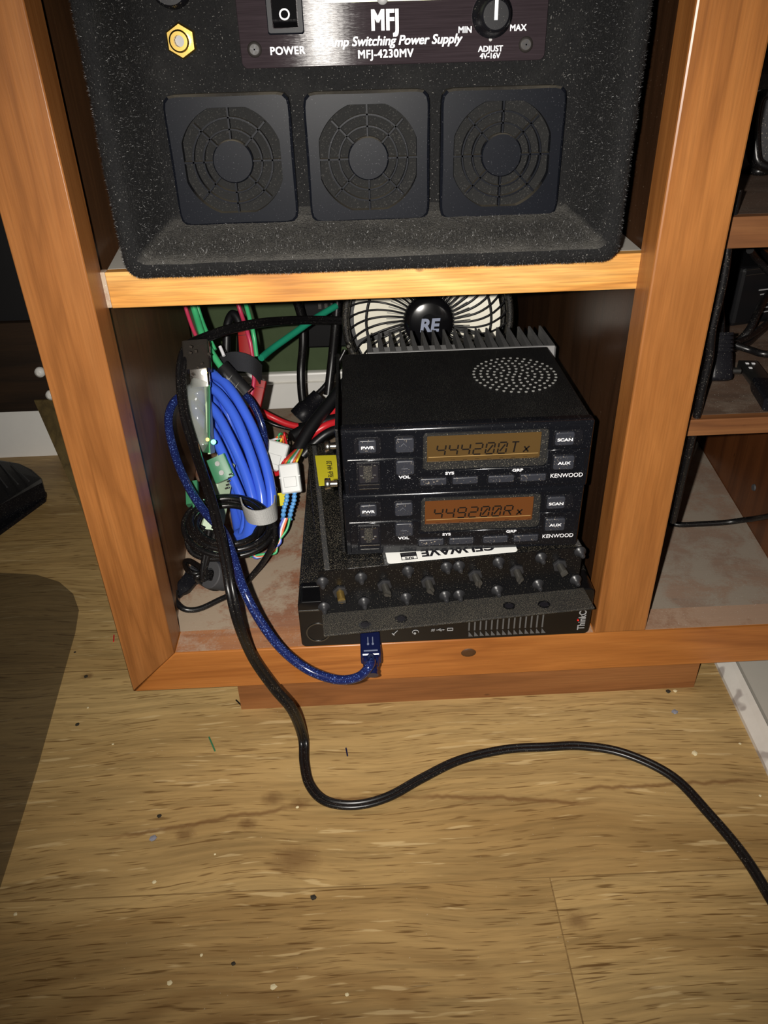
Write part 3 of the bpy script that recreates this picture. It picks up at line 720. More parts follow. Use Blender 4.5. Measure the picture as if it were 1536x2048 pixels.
q = at_y(791, 1265, -0.0004)      # microphone mark
b.tube([q + Vector((-0.0014, 0, -0.0016)), q + Vector((0.0012, 0, 0.0014))], 0.00028, 6); b.tube([q + Vector((-0.0020, 0, -0.0006)), q + Vector((-0.0008, 0, -0.0020))], 0.0004, 6)
b.build('microphone_mark', 'grey_ink', fbz); b = MB()
q = at_y(831, 1264, -0.0004)      # headset mark
b.tube([q + Vector((math.cos(a)*0.0019, 0, math.sin(a)*0.0014)) for a in [PI*1.2 - k*PI*1.3/10 for k in range(11)]], 0.00024, 6)
b.cyl(q + Vector((-0.0004, 0, -0.001)), q + Vector((-0.0004, -0.0002, -0.001)), 0.0008, n=12)
b.build('headset_mark', 'grey_ink', fbz); b = MB()
txt_mb(b, 'ThinkCentre', Vector((0.2463, -0.0003, 0.0040)), Z, -X, 0.0062, ax='LEFT', off=0.00008, wide=0.80)
b.build('brand_lettering', 'grey_ink', fbz)
b = MB(); b.cyl((0.2437, -0.0002, 0.0118), (0.2437, -0.0007, 0.0118), 0.0005, n=12); b.build('logo_i_dot', 'red_dot', fbz, label='small red dot')  # dot of the logo's i, with a slight glow added
b = MB(); q = at_z(598, 1181, PZ1); b.box(PX0+0.0002, PX0+0.016, 0.0140, 0.0146, PZ1, PZ1+0.0003); b.box(PX0+0.0002, PX0+0.016, -0.0003, 0.0002, 0.028, 0.0288)
b.build('seam_line', 'steel_d', fbz)

# ================================================================ DUPLEXER (rotated about z)
DR = math.radians(4.7)
dup = thing('cavity_filter', (0.0918, -0.0133, 0.0353), 'black metal radio filter with a row of tuning screws, under the radios', 'radio filter', rotz=DR)
DW, DD, DH, FLD = 0.1490, 0.1520, 0.0297, 0.0180
DZ = 0.0013
def dbuild(b, name, m, par=dup, **k): return b.build(name, m, par, world=False, **k)
b = MB(); b.box(0, DW, 0.0006, DD, DZ, DH+DZ, 0.0004); dbuild(b, 'body', 'dusty_black')
b = MB(); b.box(0.0, DW, 0, 0.0006, DZ, DH+DZ+0.0002); dface = dbuild(b, 'front_plate', 'dup_face')
b = MB(); b.box(0.0, DW+0.004, -FLD, 0.0006, 0.0, DZ, 0.0003); dfl = dbuild(b, 'flange', 'flange')
b = MB(); b.box(0.0, DW, 0.0006, DD, 0.0, DZ); dbuild(b, 'base_plate', 'dup_face')
# ribs along the top
b = MB()
for x_ in (0.0035, 0.0365, 0.070, 0.107, 0.1455): b.box(x_, x_+0.0030, 0.001, DD-0.004, DH+DZ-0.0002, DH+DZ+0.0005, 0.0003)
dbuild(b, 'cover_ribs', plain('worn_black_rib', rgb(62,62,62), 0.4, dust=0.4))
# tuning screws and cap nuts: pixel places turned into the filter's own frame
DI = WM[dup].inverted()
def dloc(px, py):
    # intersect with the plane of the front plate
    nrm = WM[dup].to_3x3() @ Vector((0,-1,0)); d = ray(px, py); o = WM[dup].translation
    return DI @ (CAM + d * ((o - CAM).dot(nrm) / d.dot(nrm)))
for i, (px, py) in enumerate([(680, 1185), (769, 1172), (856, 1165), (950, 1152), (1033, 1143), (1119, 1132)]):
    q = dloc(px, py-2)
    b = MB(); b.lathe((q.x, 0, q.z), (0,-1,0), [(0, 0.0042), (0.0012, 0.0042), (0.0014, 0.0036)], 6, smooth=False); nut = dbuild(b, 'lock_nut', 'nutm')
    b = MB(); tl = Vector((random.uniform(-.08, .12), -1, random.uniform(-.05, .05)))
    o_ = Vector((q.x, -0.001, q.z)); b.tube([o_ + tl*k*0.0006 for k in range(13)], [0.0021 + 0.00012*(k % 2) for k in range(13)], 12)
    dbuild(b, 'screw_shaft', 'brass_d' if i == 0 else 'shaft', nut, label='brass-ended adjusting screw' if i == 0 else None)
    b = MB(); b.obox(o_ + tl*0.0080, (0.0040, 0.0013, 0.0011), Matrix.Rotation(0.5*i, 3, 'Y')); dbuild(b, 'slotted_tip', 'shaft', nut)
for px, py in [(645,1167),(722,1158),(816,1145),(893,1137),(918,1135),(997,1127),(1082,1118),(1160,1106),(648,1217),(728,1207),(812,1198),(890,1194),(918,1192),(994,1183),(1076,1171),(1151,1162)]:
    q = dloc(px, py-3)
    b = MB(); b.lathe((q.x, 0, q.z), (0,-1,0), [(0, 0.0034), (0.0006, 0.0034), (0.0007, 0.0024), (0.0022, 0.0023), (0.0024, 0.0015), (0.0050, 0.0014), (0.0056, 0.0009)], 18); dbuild(b, 'cap_screw', 'nutm')
for k, (px, py) in enumerate([(730, 1250), (802, 1238), (1018, 1212), (1088, 1209)]):
    q = DI @ at_z(px, py, 0.0366); A = [(q.x+math.cos(2*PI*j/24)*0.0035, q.y+math.sin(2*PI*j/24)*0.0032) for j in range(24)]; B = [(q.x+(x-q.x)*0.72, q.y+(y-q.y)*0.72) for x, y in A]
    b = MB(); b.ring(A, B, UPP(DZ), 0, 0.0003); hr = dbuild(b, 'hole_rim', 'dup_face', dfl)
    b = MB(); b.prism(B, UPP(DZ), 0.0001); dbuild(b, 'mounting_hole', 'ink', hr)
# maker's sticker, read from behind
b = MB(); s0 = DI @ at_z(776, 1130, 0.0668); s1 = DI @ at_z(1036, 1103, 0.0668)
b.prism(rrect(s0.x, s1.x, s0.y+0.0008, s0.y+0.020, 0.002), UPP(DH+DZ+0.0006), 0.0002); st = dbuild(b, 'sticker', 'sticker')
zt = DH+DZ+0.00085
b = MB(); cy = s0.y + 0.0068
txt_mb(b, 'CELWAVE', Vector((s0.x+0.0405, cy+0.0008, zt)), -X, -Y_, 0.0088, off=0.00030, wide=1.05)
cx = s0.x+0.0125
for (x0_, x1_, y0_, y1_) in ((-.0045,.0045,-.0042,-.0038), (-.0045,.0045,.0022,.0026), (-.0045,-.0041,-.0042,.0026), (.0041,.0045,-.0042,.0026), (-.0045, .0045, -.0012, .0026)):
    b.box(cx+x0_, cx+x1_, cy+y0_, cy+y1_, zt, zt+0.0001)
txt_mb(b, 'RFS', Vector((cx, cy-0.0027, zt)), -X, -Y_, 0.0030, off=0.0001, wide=1.1)
dbuild(b, 'sticker_print', 'ink', st)
# yellow tape with handwriting
b = MB(); T = [DI @ at_z(px, py, 0.0668) for px, py in ((630, 912), (672, 911), (680, 970), (638, 972))]
b.prism([(q.x, q.y) for q in T], UPP(DH+DZ+0.0006), 0.0002); yl = dbuild(b, 'yellow_label', 'yellow', label='yellow tape with handwriting')
b = MB(); q = DI @ at_z(656, 940, 0.0668); txt_mb(b, 'Rich 444.20', Vector((q.x+0.0015, q.y, zt+0.0002)), Y_*1.0, -X, 0.0052, off=0.00000, wide=0.9, shear=0.2); dbuild(b, 'handwriting', 'ink', yl)

# ================================================================ RADIOS
RW, RH, RD = 0.1297, 0.0385, 0.106
SEG = {'A': ((0,1),(1,1)), 'B': ((1,1),(1,.5)), 'C': ((1,.5),(1,0)), 'D': ((0,0),(1,0)), 'E': ((0,.5),(0,0)), 'F': ((0,1),(0,.5)), 'G': ((0,.5),(1,.5)), 'S': ((.2,.15),(.8,.85)), 'V': ((.5,1),(.5,0)), 'K': ((.5,.5),(1,0)), 'x': ((.12,.0),(.85,.60)), 'y': ((.12,.60),(.85,.0))}
GLY = {'4': 'FGBC', '2': 'ABGED', '0': 'ABCDEFS', '9': 'ABCDFG', 'T': 'AV', 'R': 'ABFEGK', 'X': 'xy', ' ': ''}
def make_radio(loc, label, text, lcd):
    r = thing('two_way_radio', loc, label, 'radio', 'two-way radios in the stack')
    L = lambda b, name, m, par=r, **k: b.build(name, m, par, world=False, **k)
    t = RH
    zz = lambda v: t - v/1000.0                # v in mm down from the top
    # case: folded cover
    b = MB(); b.box(0.0006, RW-0.0006, 0.004, RD, 0.001, RH-0.0004, 0.0012, seg=3); L(b, 'case', 'case')
    # front panel with a rolled top edge
    b = MB(); prof = [(0.006, 0.0), (0.0, 0.0)] + [(0.0, RH-0.0030)] + [(0.0030-0.0030*math.cos(a), RH-0.0030+0.0030*math.sin(a)) for a in [PI/2*k/6 for k in range(1, 7)]] + [(0.006, RH)]
    n_ = len(prof); vs = []; xs = [0.0, 0.0008, RW-0.0008, RW]
    for i, x_ in enumerate(xs):
        ins = 0.0008 if i in (0, 3) else 0.0
        vs += [(x_, max(y_, ins), min(max(z_, ins), RH-ins)) for y_, z_ in prof]
    fs = [(i*n_+k, i*n_+k+1, (i+1)*n_+k+1, (i+1)*n_+k) for i in range(3) for k in range(n_-1)] + [list(range(n_)), list(range(3*n_, 4*n_))]
    b.add(vs, fs, True); fpn = L(b, 'front_panel', 'radio')
    for p in fpn.data.polygons:
        if abs(p.normal.y) > 0.98 or abs(p.normal.x) > 0.9: p.use_smooth = False
    # raised lower panel
    b = MB(); poly = [(0.0028, zz(36.8)), (0.1272, zz(36.8)), (0.1272, zz(15.9)), (0.1066, zz(15.9)), (0.1066, zz(25.6)), (0.0410, zz(25.6)), (0.0410, zz(17.6)), (0.0028, zz(17.6))]
    b.prism(poly, FR(0.0), 0.0009, 0, 0.0004); low = L(b, 'lower_panel', 'radio', fpn)
    # display bezel and window
    b = MB(); b.ring(rrect(0.0418, 0.1066, zz(24.9), zz(3.9), 0.002), rrect(0.0438, 0.1026, zz(20.4), zz(5.1), 0.0006), FR(0.0), 0, 0.0010, 0, 0.0004); bz = L(b, 'display_bezel', 'bezel')
    b = MB(); b.box(0.0438, 0.1026, -0.0002, 0.0, zz(20.4), zz(5.1)); lc = L(b, 'display_window', lcd, bz)
    b = MB(); u = 48.6
    for ch in text:
        for k in GLY[ch]:
            (x0_, y0_), (x1_, y1_) = SEG[k]
            hw, hh = 4.3, 6.3
            P = lambda x_, y_: Vector(((u + x_*hw + y_*hh*0.13)/1000, -0.0004, zz(16.9 - y_*hh)))
            a_, c_ = P(x0_, y0_), P(x1_, y1_); d_ = (c_-a_); gp = d_.normalized()*0.00035; a_ += gp; c_ -= gp
            s_ = Vector((-d_.z, 0, d_.x)).normalized()*0.00042
            b.add([a_-s_, c_-s_, c_+s_, a_+s_], [(0,1,2,3)])
        u += 6.35
    for k in range(9): b.box((50+k*6.3)/1000, (52.2+k*6.3)/1000, -0.0004, -0.0003, zz(19.7), zz(19.55))
    L(b, 'display_digits', 'lcd_ink', bz)
    b = MB(); b.box(0.0446, 0.1018, -0.0004, -0.00025, zz(17.75), zz(17.55)); L(b, 'display_reflection_line', plain('pale_reflection', rgb(170,140,90), 0.3), bz)  # painted reflection line across the display window
    # buttons
    def btn(x0_, x1_, v0_, v1_, y0_, name, h=0.0016, rec=None, r_=0.0012):
        rc = rec or (x0_-0.8, x1_+0.8, v0_-0.7, v1_+0.7)
        b = MB(); b.ring(rrect(rc[0]/1000, rc[1]/1000, zz(rc[3]), zz(rc[2]), 0.0018, 4), rrect(x0_/1000-.0002, x1_/1000+.0002, zz(v1_)-.0002, zz(v0_)+.0002, r_, 4), FR(y0_), 0, 0.0004, 0, 0.0002)
        surround = L(b, 'button_surround', 'blackp')
        b = MB(); b.prism(rrect(x0_/1000, x1_/1000, zz(v1_), zz(v0_), r_, 4), FR(y0_), h, 0, 0.0005); o = L(b, name, 'button'); return o
    btn(8.7, 17.9, 5.8, 13.2, 0, 'power_button', rec=(6.3, 20.5, 4.9, 14.4)); btn(27.6, 37.2, 5.5, 13.8, 0, 'volume_button'); btn(27.6, 37.2, 18.0, 26.4, -.0009, 'volume_button')
    for x0_, x1_ in ((40.2, 54.3), (57.3, 70.9), (76.2, 90.0), (93.2, 107.0)): btn(x0_, x1_, 29.6, 33.9, -.0009, 'selector_button', 0.0010, r_=0.0008)
    btn(109.8, 119.8, 5.9, 13.4, 0, 'scan_button', rec=(108.9, 124.2, 5.1, 14.2)); btn(109.9, 120.9, 19.3, 27.2, -.0009, 'auxiliary_button')
    # microphone socket
    b = MB(); b.ring(rrect(0.0068, 0.0196, zz(35.0), zz(18.8), 0.0006, 3), rrect(0.0084, 0.0182, zz(30.6), zz(20.2), 0.0003, 3), FR(-0.0009), 0, 0.0008, 0, 0.0003); mj = L(b, 'microphone_socket', 'blackp')
    b = MB(); b.box(0.0084, 0.0182, -0.0011, -0.0009, zz(30.6), zz(20.2)); L(b, 'socket_cavity', 'ink', mj)
    b = MB(); b.box(0.0107, 0.0152, -0.0013, -0.0011, zz(28.6), zz(20.6)); b.box(0.0116, 0.0143, -0.0013, -0.0011, zz(30.4), zz(28.6)); L(b, 'socket_key', 'flange', mj)
    b = MB()
    for (x0_, v_) in ((0.0088, 20.7), (0.0158, 20.7), (0.0090, 26.4), (0.0158, 26.4), (0.0102, 27.8), (0.0146, 27.8)): b.box(x0_, x0_+0.0014, -0.0016, -0.0012, zz(v_+.35), zz(v_))
    b.box(0.0078, 0.0188, -0.0018, -0.0016, zz(32.0), zz(31.6)); b.box(0.0082, 0.0184, -0.0018, -0.0016, zz(34.5), zz(34.1)); L(b, 'socket_contacts', 'steel', mj)
    # lettering
    b = MB()
    def tx(s, u_, v_, size, y_, **k): txt_mb(b, s, Vector((u_/1000, y_, zz(v_))), X, Z, size, off=0.00006, **k)
    tx('PWR', 13.3, 9.9, 0.0023, -0.0018, wide=1.35); tx('SCAN', 114.8, 10.0, 0.0023, -0.0018, wide=1.35); tx('AUX', 115.4, 23.2, 0.0023, -0.0027, wide=1.35)
    tx('VOL', 32.1, 28.4, 0.0023, -0.0011, wide=1.35); tx('SYS', 55.8, 27.2, 0.0022, -0.0011, wide=1.4); tx('GRP', 91.6, 27.1, 0.0022, -0.0011, wide=1.4)
    txt_mb(b, 'KENWOOD', Vector((0.1179, -0.0011, zz(31.5))), X, Z, 0.0034, off=0.00001, wide=0.96)
    L(b, 'lettering', 'white')
    b = MB(); b.tube([Vector((0.0303, -0.0018, zz(9.9))), Vector((0.0318, -0.0018, zz(8.2))), Vector((0.0333, -0.0018, zz(9.9)))], 0.0001, 5); b.box(0.0308, 0.0338, -0.0027, -0.0025, zz(22.6), zz(22.4)); L(b, 'volume_marks', plain('grey_mark', rgb(95,97,104), 0.4))
    return r
rad2 = make_radio((0.1072, 0.0, 0.0677), 'lower of the two black radios, its orange display reading 449200R', '449200RX', 'lcd_lo')
rad1 = make_radio((0.1081, 0.0, 0.1064), 'upper of the two black radios, with the speaker grille on top and display reading 444200T', '444200TX', 'lcd_up')
RI = WM[rad1].inverted()
# speaker grille in the upper radio's lid
b = MB(); gc = RI @ Vector((0.2083, 0.0635, 0.145))
for k in range(7):
    for j in range(max(1, 6*k)):
        a = 2*PI*j/max(1, 6*k) + 0.1*k; x_, y_ = gc.x + 0.0039*k*math.cos(a), gc.y + 0.0042*k*math.sin(a)
        b.prism([(x_+0.00085*math.cos(PI/5*q), y_+0.00085*math.sin(PI/5*q)) for q in range(10)], UPP(RH-0.0004), 0.00012)
b.build('speaker_grille', 'hole', rad1, world=False)
# heat sink
b = MB(); x0_, x1_ = 0.0165, 0.1335
b.box(x0_, x1_, RD, RD+0.0016, 0.004, RH-0.0004); b.box(x0_+.001, x0_+0.056, RD+0.0016, RD+0.016, 0.004, RH-0.0030); hs = b.build('heat_sink', 'fin_base', rad1, world=False)
b = MB()
nf = 17
for k in range(nf):
    xc = x0_ + 0.0012 + (x1_-x0_-0.0024)*k/(nf-1)
    zt_ = RH-0.0014
    b.add([(xc-0.0028, RD+0.0014, 0.004), (xc+0.0028, RD+0.0014, 0.004), (xc+0.0024, RD+0.0014, zt_), (xc-0.0012, RD+0.0014, zt_),
           (xc-0.0008, RD+0.038, 0.004), (xc+0.0008, RD+0.038, 0.004), (xc+0.0005, RD+0.038, zt_+0.001), (xc-0.0007, RD+0.038, zt_+0.001)],
          [(0,1,2,3), (4,7,6,5), (0,4,5,1), (3,2,6,7), (0,3,7,4), (1,5,6,2)])
b.build('cooling_fins', 'fin', hs, world=False)
# joining plate at the left of both radios, with thumb screws
bp = thing('mounting_plate', (0.1062, 0.05, 0.0677), 'thin black steel plate joining both radios on their left side, with two bright screws', 'bracket')
b = MB(); b.box(0.1052, 0.1069, 0.0015, 0.1075, 0.0680, 0.1445, 0.0004); b.build('plate', 'case', bp)
b = MB(); b.box(0.1048, 0.1052, 0.040, 0.046, 0.0750, 0.1000); b.build('plate_edge', 'steel', bp)
for px, py in ((655, 893), (655, 968)):
    q = at_x(px, py, 0.1005)
    b = MB(); b.tube([q + X*(0.0005*k) for k in range(11)], [0.0016+0.00012*(k % 2) for k in range(11)], 14)
    b.lathe(q - X*0.0014, (1,0,0), [(0, 0.0026), (0.0002, 0.003), (0.0028, 0.003), (0.003, 0.0026)], 24); b.build('thumb_screw', 'steel', bp)

# ================================================================ FAN BEHIND
FC = at_y(857, 642, 0.200); FRD = 0.0620
tilt = math.radians(-9)
FM = Matrix.Translation(FC) @ Matrix.Rotation(tilt, 4, 'X')
fan = thing('desk_fan', (FC.x, 0.215, -0.002), 'round black desk fan with cream blades, standing behind the radios', 'fan')
def fpnt(r_, a, y_): return FM @ Vector((r_*math.cos(a), y_, r_*math.sin(a)))
b = MB()
for yy in (0.004, 0.026): b.tube([fpnt(FRD-0.001, 2*PI*k/64, yy) for k in range(65)], 0.0028, 8, caps=False)
rim = [(FRD+0.0015, 0.004), (FRD+0.0015, 0.028), (FRD-0.0015, 0.028), (FRD-0.0015, 0.004)]
vs = [fpnt(r_, 2*PI*k/64, y_) for r_, y_ in rim for k in range(64)]
b.add(vs, [(i*64+k, i*64+(k+1)%64, ((i+1)%4)*64+(k+1)%64, ((i+1)%4)*64+k) for i in range(4) for k in range(64)], True)
b.build('rim', 'dusty_black', fan)
b = MB()
for k in range(44):
    a = 2*PI*k/44; pts = [fpnt(0.017 + (FRD-0.018)*t, a + 0.30*t*t - 0.05, -0.001 - 0.004*math.sin(PI*t) + 0.006*t*t) for t in [j/10 for j in range(11)]]
    b.tube(pts, 0.00075, 6)
b.tube([fpnt(0.046, 2*PI*k/64, -0.001) for k in range(65)], 0.0009, 6, caps=False)
b.build('grille', 'black', fan)
b = MB()
for k in range(90):
    a = 2*PI*k/90; b.tube([fpnt(0.0178, a, 0.001), fpnt(0.027 + 0.004*(k % 2), a+0.06, 0.002)], 0.00035, 5)
b.build('inner_fins', 'steel_d', fan)
b = MB(); b.lathe(fpnt(0, 0, 0.004), FM.to_3x3() @ Vector((0, -1, 0)), [(0, 0.0185), (0.006, 0.0185), (0.0085, 0.0172), (0.0098, 0.013), (0.0102, 0.006)], 40); hub = b.build('hub_cap', 'blackg', fan)
b = MB(); txt_mb(b, 'RE', at_y(858, 652, 0.1885), X, FM.to_3x3() @ Z, 0.0125, off=0.0005, shear=0.15); b.build('hub_letters', 'blue_ink', hub)
b = MB()
for k in range(5):
    a0_ = 2*PI*k/5 + 0.3; vs = []; fs = []
    for i in range(7):
        for j in range(7):
            r_ = 0.017 + 0.038*i/6; a = a0_ + (j/6-0.5)*1.22*(0.85+0.15*i/6); vs.append(fpnt(r_, a, 0.012 + 0.010*(j/6-0.5)))
    for i in range(6):
        for j in range(6): fs.append((i*7+j, i*7+j+1, (i+1)*7+j+1, (i+1)*7+j))
    m_ = len(vs); vs += [v + FM.to_3x3() @ Vector((0, 0.0012, 0)) for v in vs]; fs += [tuple(m_+q for q in f)[::-1] for f in fs]
    b.add(vs, fs, True)
b.build('blades', 'cream', fan)
b = MB(); b.lathe(fpnt(0, 0, 0.028), FM.to_3x3() @ Vector((0, 1, 0)), [(0, 0.058), (0.002, 0.054), (0.012, 0.026), (0.026, 0.022)], 32); b.build('motor_housing', 'black', fan)
b = MB(); b.cyl((FC.x, 0.246, -0.001), (FC.x, 0.246, FC.z), 0.006); b.build('stand_pole', 'black', fan)
b = MB(); b.lathe((FC.x, 0.246, -0.002), Z, [(0, 0.040), (0.004, 0.040), (0.007, 0.034)], 40); b.build('base', 'black', fan)
b = MB(); q = at_y(697, 690, 0.196); b.lathe(q, (0, -1, 0), [(0, 0.0022), (0.002, 0.0022), (0.003, 0.0012)], 16); b.build('rim_screw', 'steel', fan)

# ================================================================ CABLES
def cable(name, pts, r, m, label=None, cat='cable', parent=None, n=10, group=None, k=8, **kw):
    b = MB(); b.tube(cat_rom(pts, k), r, n, **kw); return b.build(name, m, parent, label, cat if parent is None else None, group)
TW = [(0.90 + math.cos(a)*1.0, math.sin(a)*1.0) for a in [-2.65 + 5.3*k/12 for k in range(13)]]
TW = TW + [(-x, -y) for x, y in TW]     # twin-lead cross-section
# 1. the flat black twin cord that falls out of the cabinet and snakes over the floor
Y = at_y; Zp = at_z
cpts = [Y(700,642,.262), Y(640,640,.250), Y(580,641,.228), Y(520,646,.198), Y(460,658,.176), Y(408,676,.160), Y(380,690,.142), Y(366,715,.130), Y(362,760,.118), Y(370,830,.100), Y(392,905,.078), Y(418,985,.040), Y(438,1060,.015), Y(452,1125,-.003),
        Y(462,1185,-.016), Y(478,1250,-.021), Y(506,1315,-.019), Y(548,1375,-.020), Y(585,1420,-.021), Zp(606,1475,-.060), Zp(609,1525,-.0668), Zp(620,1570,FLOOR+.002), Zp(652,1602,FLOOR+.002), Zp(710,1610,FLOOR+.002), Zp(775,1594,FLOOR+.002), Zp(845,1556,FLOOR+.002),
        Zp(920,1520,FLOOR+.002), Zp(1010,1499,FLOOR+.002), Zp(1090,1494,FLOOR+.002), Zp(1165,1492,FLOOR+.002), Zp(1250,1507,FLOOR+.002), Zp(1345,1553,FLOOR+.002), Zp(1420,1630,FLOOR+.002), Zp(1485,1708,FLOOR+.002), Zp(1540,1795,FLOOR+.002), Zp(1600,1900,FLOOR+.002)]
sm = cat_rom(cpts, 8)
b = MB()
P2 = sm; a = None
vs = []; fs = []; nprof = len(TW)
for i, p in enumerate(P2):
    T = (P2[min(i+1, len(P2)-1)] - P2[max(i-1, 0)]).normalized()
    fl = min(1.0, max(0.0, (i/len(P2)-0.50)*7))
    up = (-FV)*(1-fl) + Z*fl + X*0.55*math.sin(i*0.045)*(1-fl)
    up = (up - T*up.dot(T)).normalized(); sd = T.cross(up)
    for (q, w) in TW: vs.append(p + (sd*q + up*w)*(0.0018 - 0.00015*fl))
for i in range(len(P2)-1):
    for k in range(nprof): fs.append((i*nprof+k, i*nprof+(k+1)%nprof, (i+1)*nprof+(k+1)%nprof, (i+1)*nprof+k))
b.add(vs, fs, True)
b.build('flat_cable', 'cord', None, 'flat black twin cord hanging out of the cabinet and snaking over the wooden floor', 'cord')

# 2. blue braided USB cable into the mini computer
usb = thing('usb_cable', (0.06, 0.02, -0.002), 'translucent blue USB cable looping out of the cabinet and back into the mini computer', 'cable')
upts = [Y(398,772,.130), Y(366,788,.127), Y(343,812,.118), Y(337,850,.107), Y(350,910,.088), Y(374,968,.068), Y(408,1022,.047), Y(446,1064,.029), Y(466,1112,.013), Y(486,1175,-.006), Y(518,1238,-.016), Y(562,1297,-.024), Y(615,1339,-.030), Y(672,1359,-.035), Y(716,1354,-.036), Y(740,1330,-.034), Zp(742,1312,.0078)]
cable('cable_jacket', upts, 0.0027, 'usbblue', parent=usb, n=12)
pz = 0.0078; q = at_z(741, 1290, pz)
b = MB(); b.box(q.x-0.0060, q.x+0.0060, -0.0215, -0.0015, pz-0.0042, pz+0.0042, 0.0014, seg=3, smooth=False); b.box(q.x-0.0048, q.x+0.0048, -0.0250, -0.020, pz-0.0034, pz+0.0034, 0.0012); plug = b.build('plug_body', 'usbplug', usb)
b = MB(); b.tube([(q.x+0.0003, -0.0245-0.0011*k, pz-0.0002*k*k*0.2) for k in range(8)], [0.0036 if k % 2 else 0.0031 for k in range(8)], 16); b.build('strain_relief', 'usbplug', usb)
b = MB(); b.box(q.x-0.0058, q.x+0.0058, -0.0016, -0.0003, pz-0.0022, pz+0.0022); b.build('metal_shell', 'steel', usb)
b = MB()
for dx in (-.0014, .0014):
    b.tube([Vector((q.x+dx, -0.007, pz+.0042)), Vector((q.x+dx, -0.012, pz+.0043))], 0.00035, 6)
    b.cyl((q.x+dx, -0.013, pz+.0040), (q.x+dx, -0.013, pz+.0045), 0.0007, n=10)
b.box(q.x-0.004, q.x+0.004, -0.0189, -0.0180, pz+0.0040, pz+0.0044)
b.build('plug_mark', 'blue_ink', plug)

# 3. coil of blue network cable
front = [[(425,748,.160), (452,768,.150), (480,808,.138), (508,862,.126), (530,925,.112), (543,990,.098), (540,1050,.088)],
         [(415,768,.150), (440,790,.141), (468,830,.130), (492,885,.118), (512,945,.105), (524,1000,.094), (520,1056,.086)],
         [(408,800,.143), (432,826,.133), (455,866,.122), (478,915,.112), (497,965,.101), (508,1015,.091), (502,1060,.085)],
         [(402,838,.136), (424,866,.127), (444,905,.116), (462,948,.107), (480,990,.098), (492,1030,.090), (486,1066,.084)],
         [(440,770,.172), (470,800,.165), (500,850,.152), (522,910,.138), (536,960,.124), (530,1010,.112), (510,1050,.104)]]
pts = []
for i, s_ in enumerate(front):
    f3 = [Y(*q) for q in s_]; pts += f3
    nx = [Y(*q) for q in front[(i+1) % len(front)]]
    if i < len(front)-1:
        lo_, hi_ = f3[-1], nx[0]
        pts += [lo_ + Vector((-0.006, 0.016, -0.008)), lo_.lerp(hi_, .3) + Vector((-0.012, 0.045, -0.004)), lo_.lerp(hi_, .7) + Vector((-0.010, 0.045, 0.006)), hi_ + Vector((-0.008, 0.016, 0.004))]
for p in pts: p.z = max(p.z, 0.004)
nc = thing('network_cable', (0.035, 0.12, -0.002), 'coil of bright blue network cable leaning in the left of the cabinet', 'cable')
cable('jacket', pts, 0.0034, 'netblue', parent=nc, n=12, k=6)
cable('loose_end', [Y(500,1010,.086), Y(505,1040,.082), Y(498,1068,.082), Y(480,1072,.088)], 0.0055, 'netblue', parent=nc, n=10)

# 4. coil of thin black cable, ferrite, plug
bc = thing('black_cable_coil', (0.035, 0.07, -0.002), 'coil of thin black cable lying in front of the blue network cable', 'cable')
pts = []
for t in range(4):
    for j in range(12):
        a = 2*PI*j/12 + 0.4; rx, ry = 90 - 9*t, 60 - 7*t; cx_, cy_ = 457 + 3*math.sin(t*2), 1048 + 5*math.cos(t*1.7)
        pts.append(Y(cx_ + rx*math.cos(a), cy_ - ry*math.sin(a), 0.068 + 0.022*math.sin(a) - 0.003*t))
pts += [Y(545,1040,.062), Y(548,1080,.06), Y(530,1118,.062), Y(505,1150,.062), Y(478,1180,.057), Y(438,1200,.048), Y(398,1218,.040), Y(368,1218,.038), Y(350,1200,.044), Y(352,1182,.05)]
for p in pts: p.z = max(p.z, 0.001)
cable('cord', pts, 0.0019, 'cord', parent=bc, n=9, k=5)
for i, (dx, dy) in enumerate(((0, 0), (7, -6))):
    pts = [Y(485+dx,1005+dy,.088), Y(430+dx,1002+dy,.086), Y(392+dx,1030+dy,.080), Y(374+dx,1072+dy,.072), Y(384+dx,1105+dy,.064), Y(420+dx,1118+dy,.06), Y(468+dx,1110+dy,.06), Y(508+dx,1085+dy,.066), Y(528+dx,1050+dy,.072)]
    cable('cord', pts, 0.0018, 'cord', parent=bc, n=9, k=5)
# plug
q0 = Y(353,1188,.050); q1 = Y(394,1108,.075); q0.z = 0.005; q1.z = 0.008
b = MB(); d_ = (q1-q0)
b.tube([q0 + d_*t for t in (0, .12, .2, .3, .6, .8, 1.0)], [0.0026, 0.0030, 0.0042, 0.0050, 0.0050, 0.0048, 0.0044], prof=rrect(-1, 1, -.62, .62, .3, 3), up=(0.2,-.6,1)); pl = b.build('power_plug', 'blackp', bc)
b = MB()
for t in (.62, .70, .78, .86): b.tube([q0 + d_*t, q0 + d_*(t+.035)], 0.0054, prof=rrect(-1, 1, -.66, .66, .3, 3), up=(0.2,-.6,1))
b.build('grip_ribs', 'velcro_d', pl)
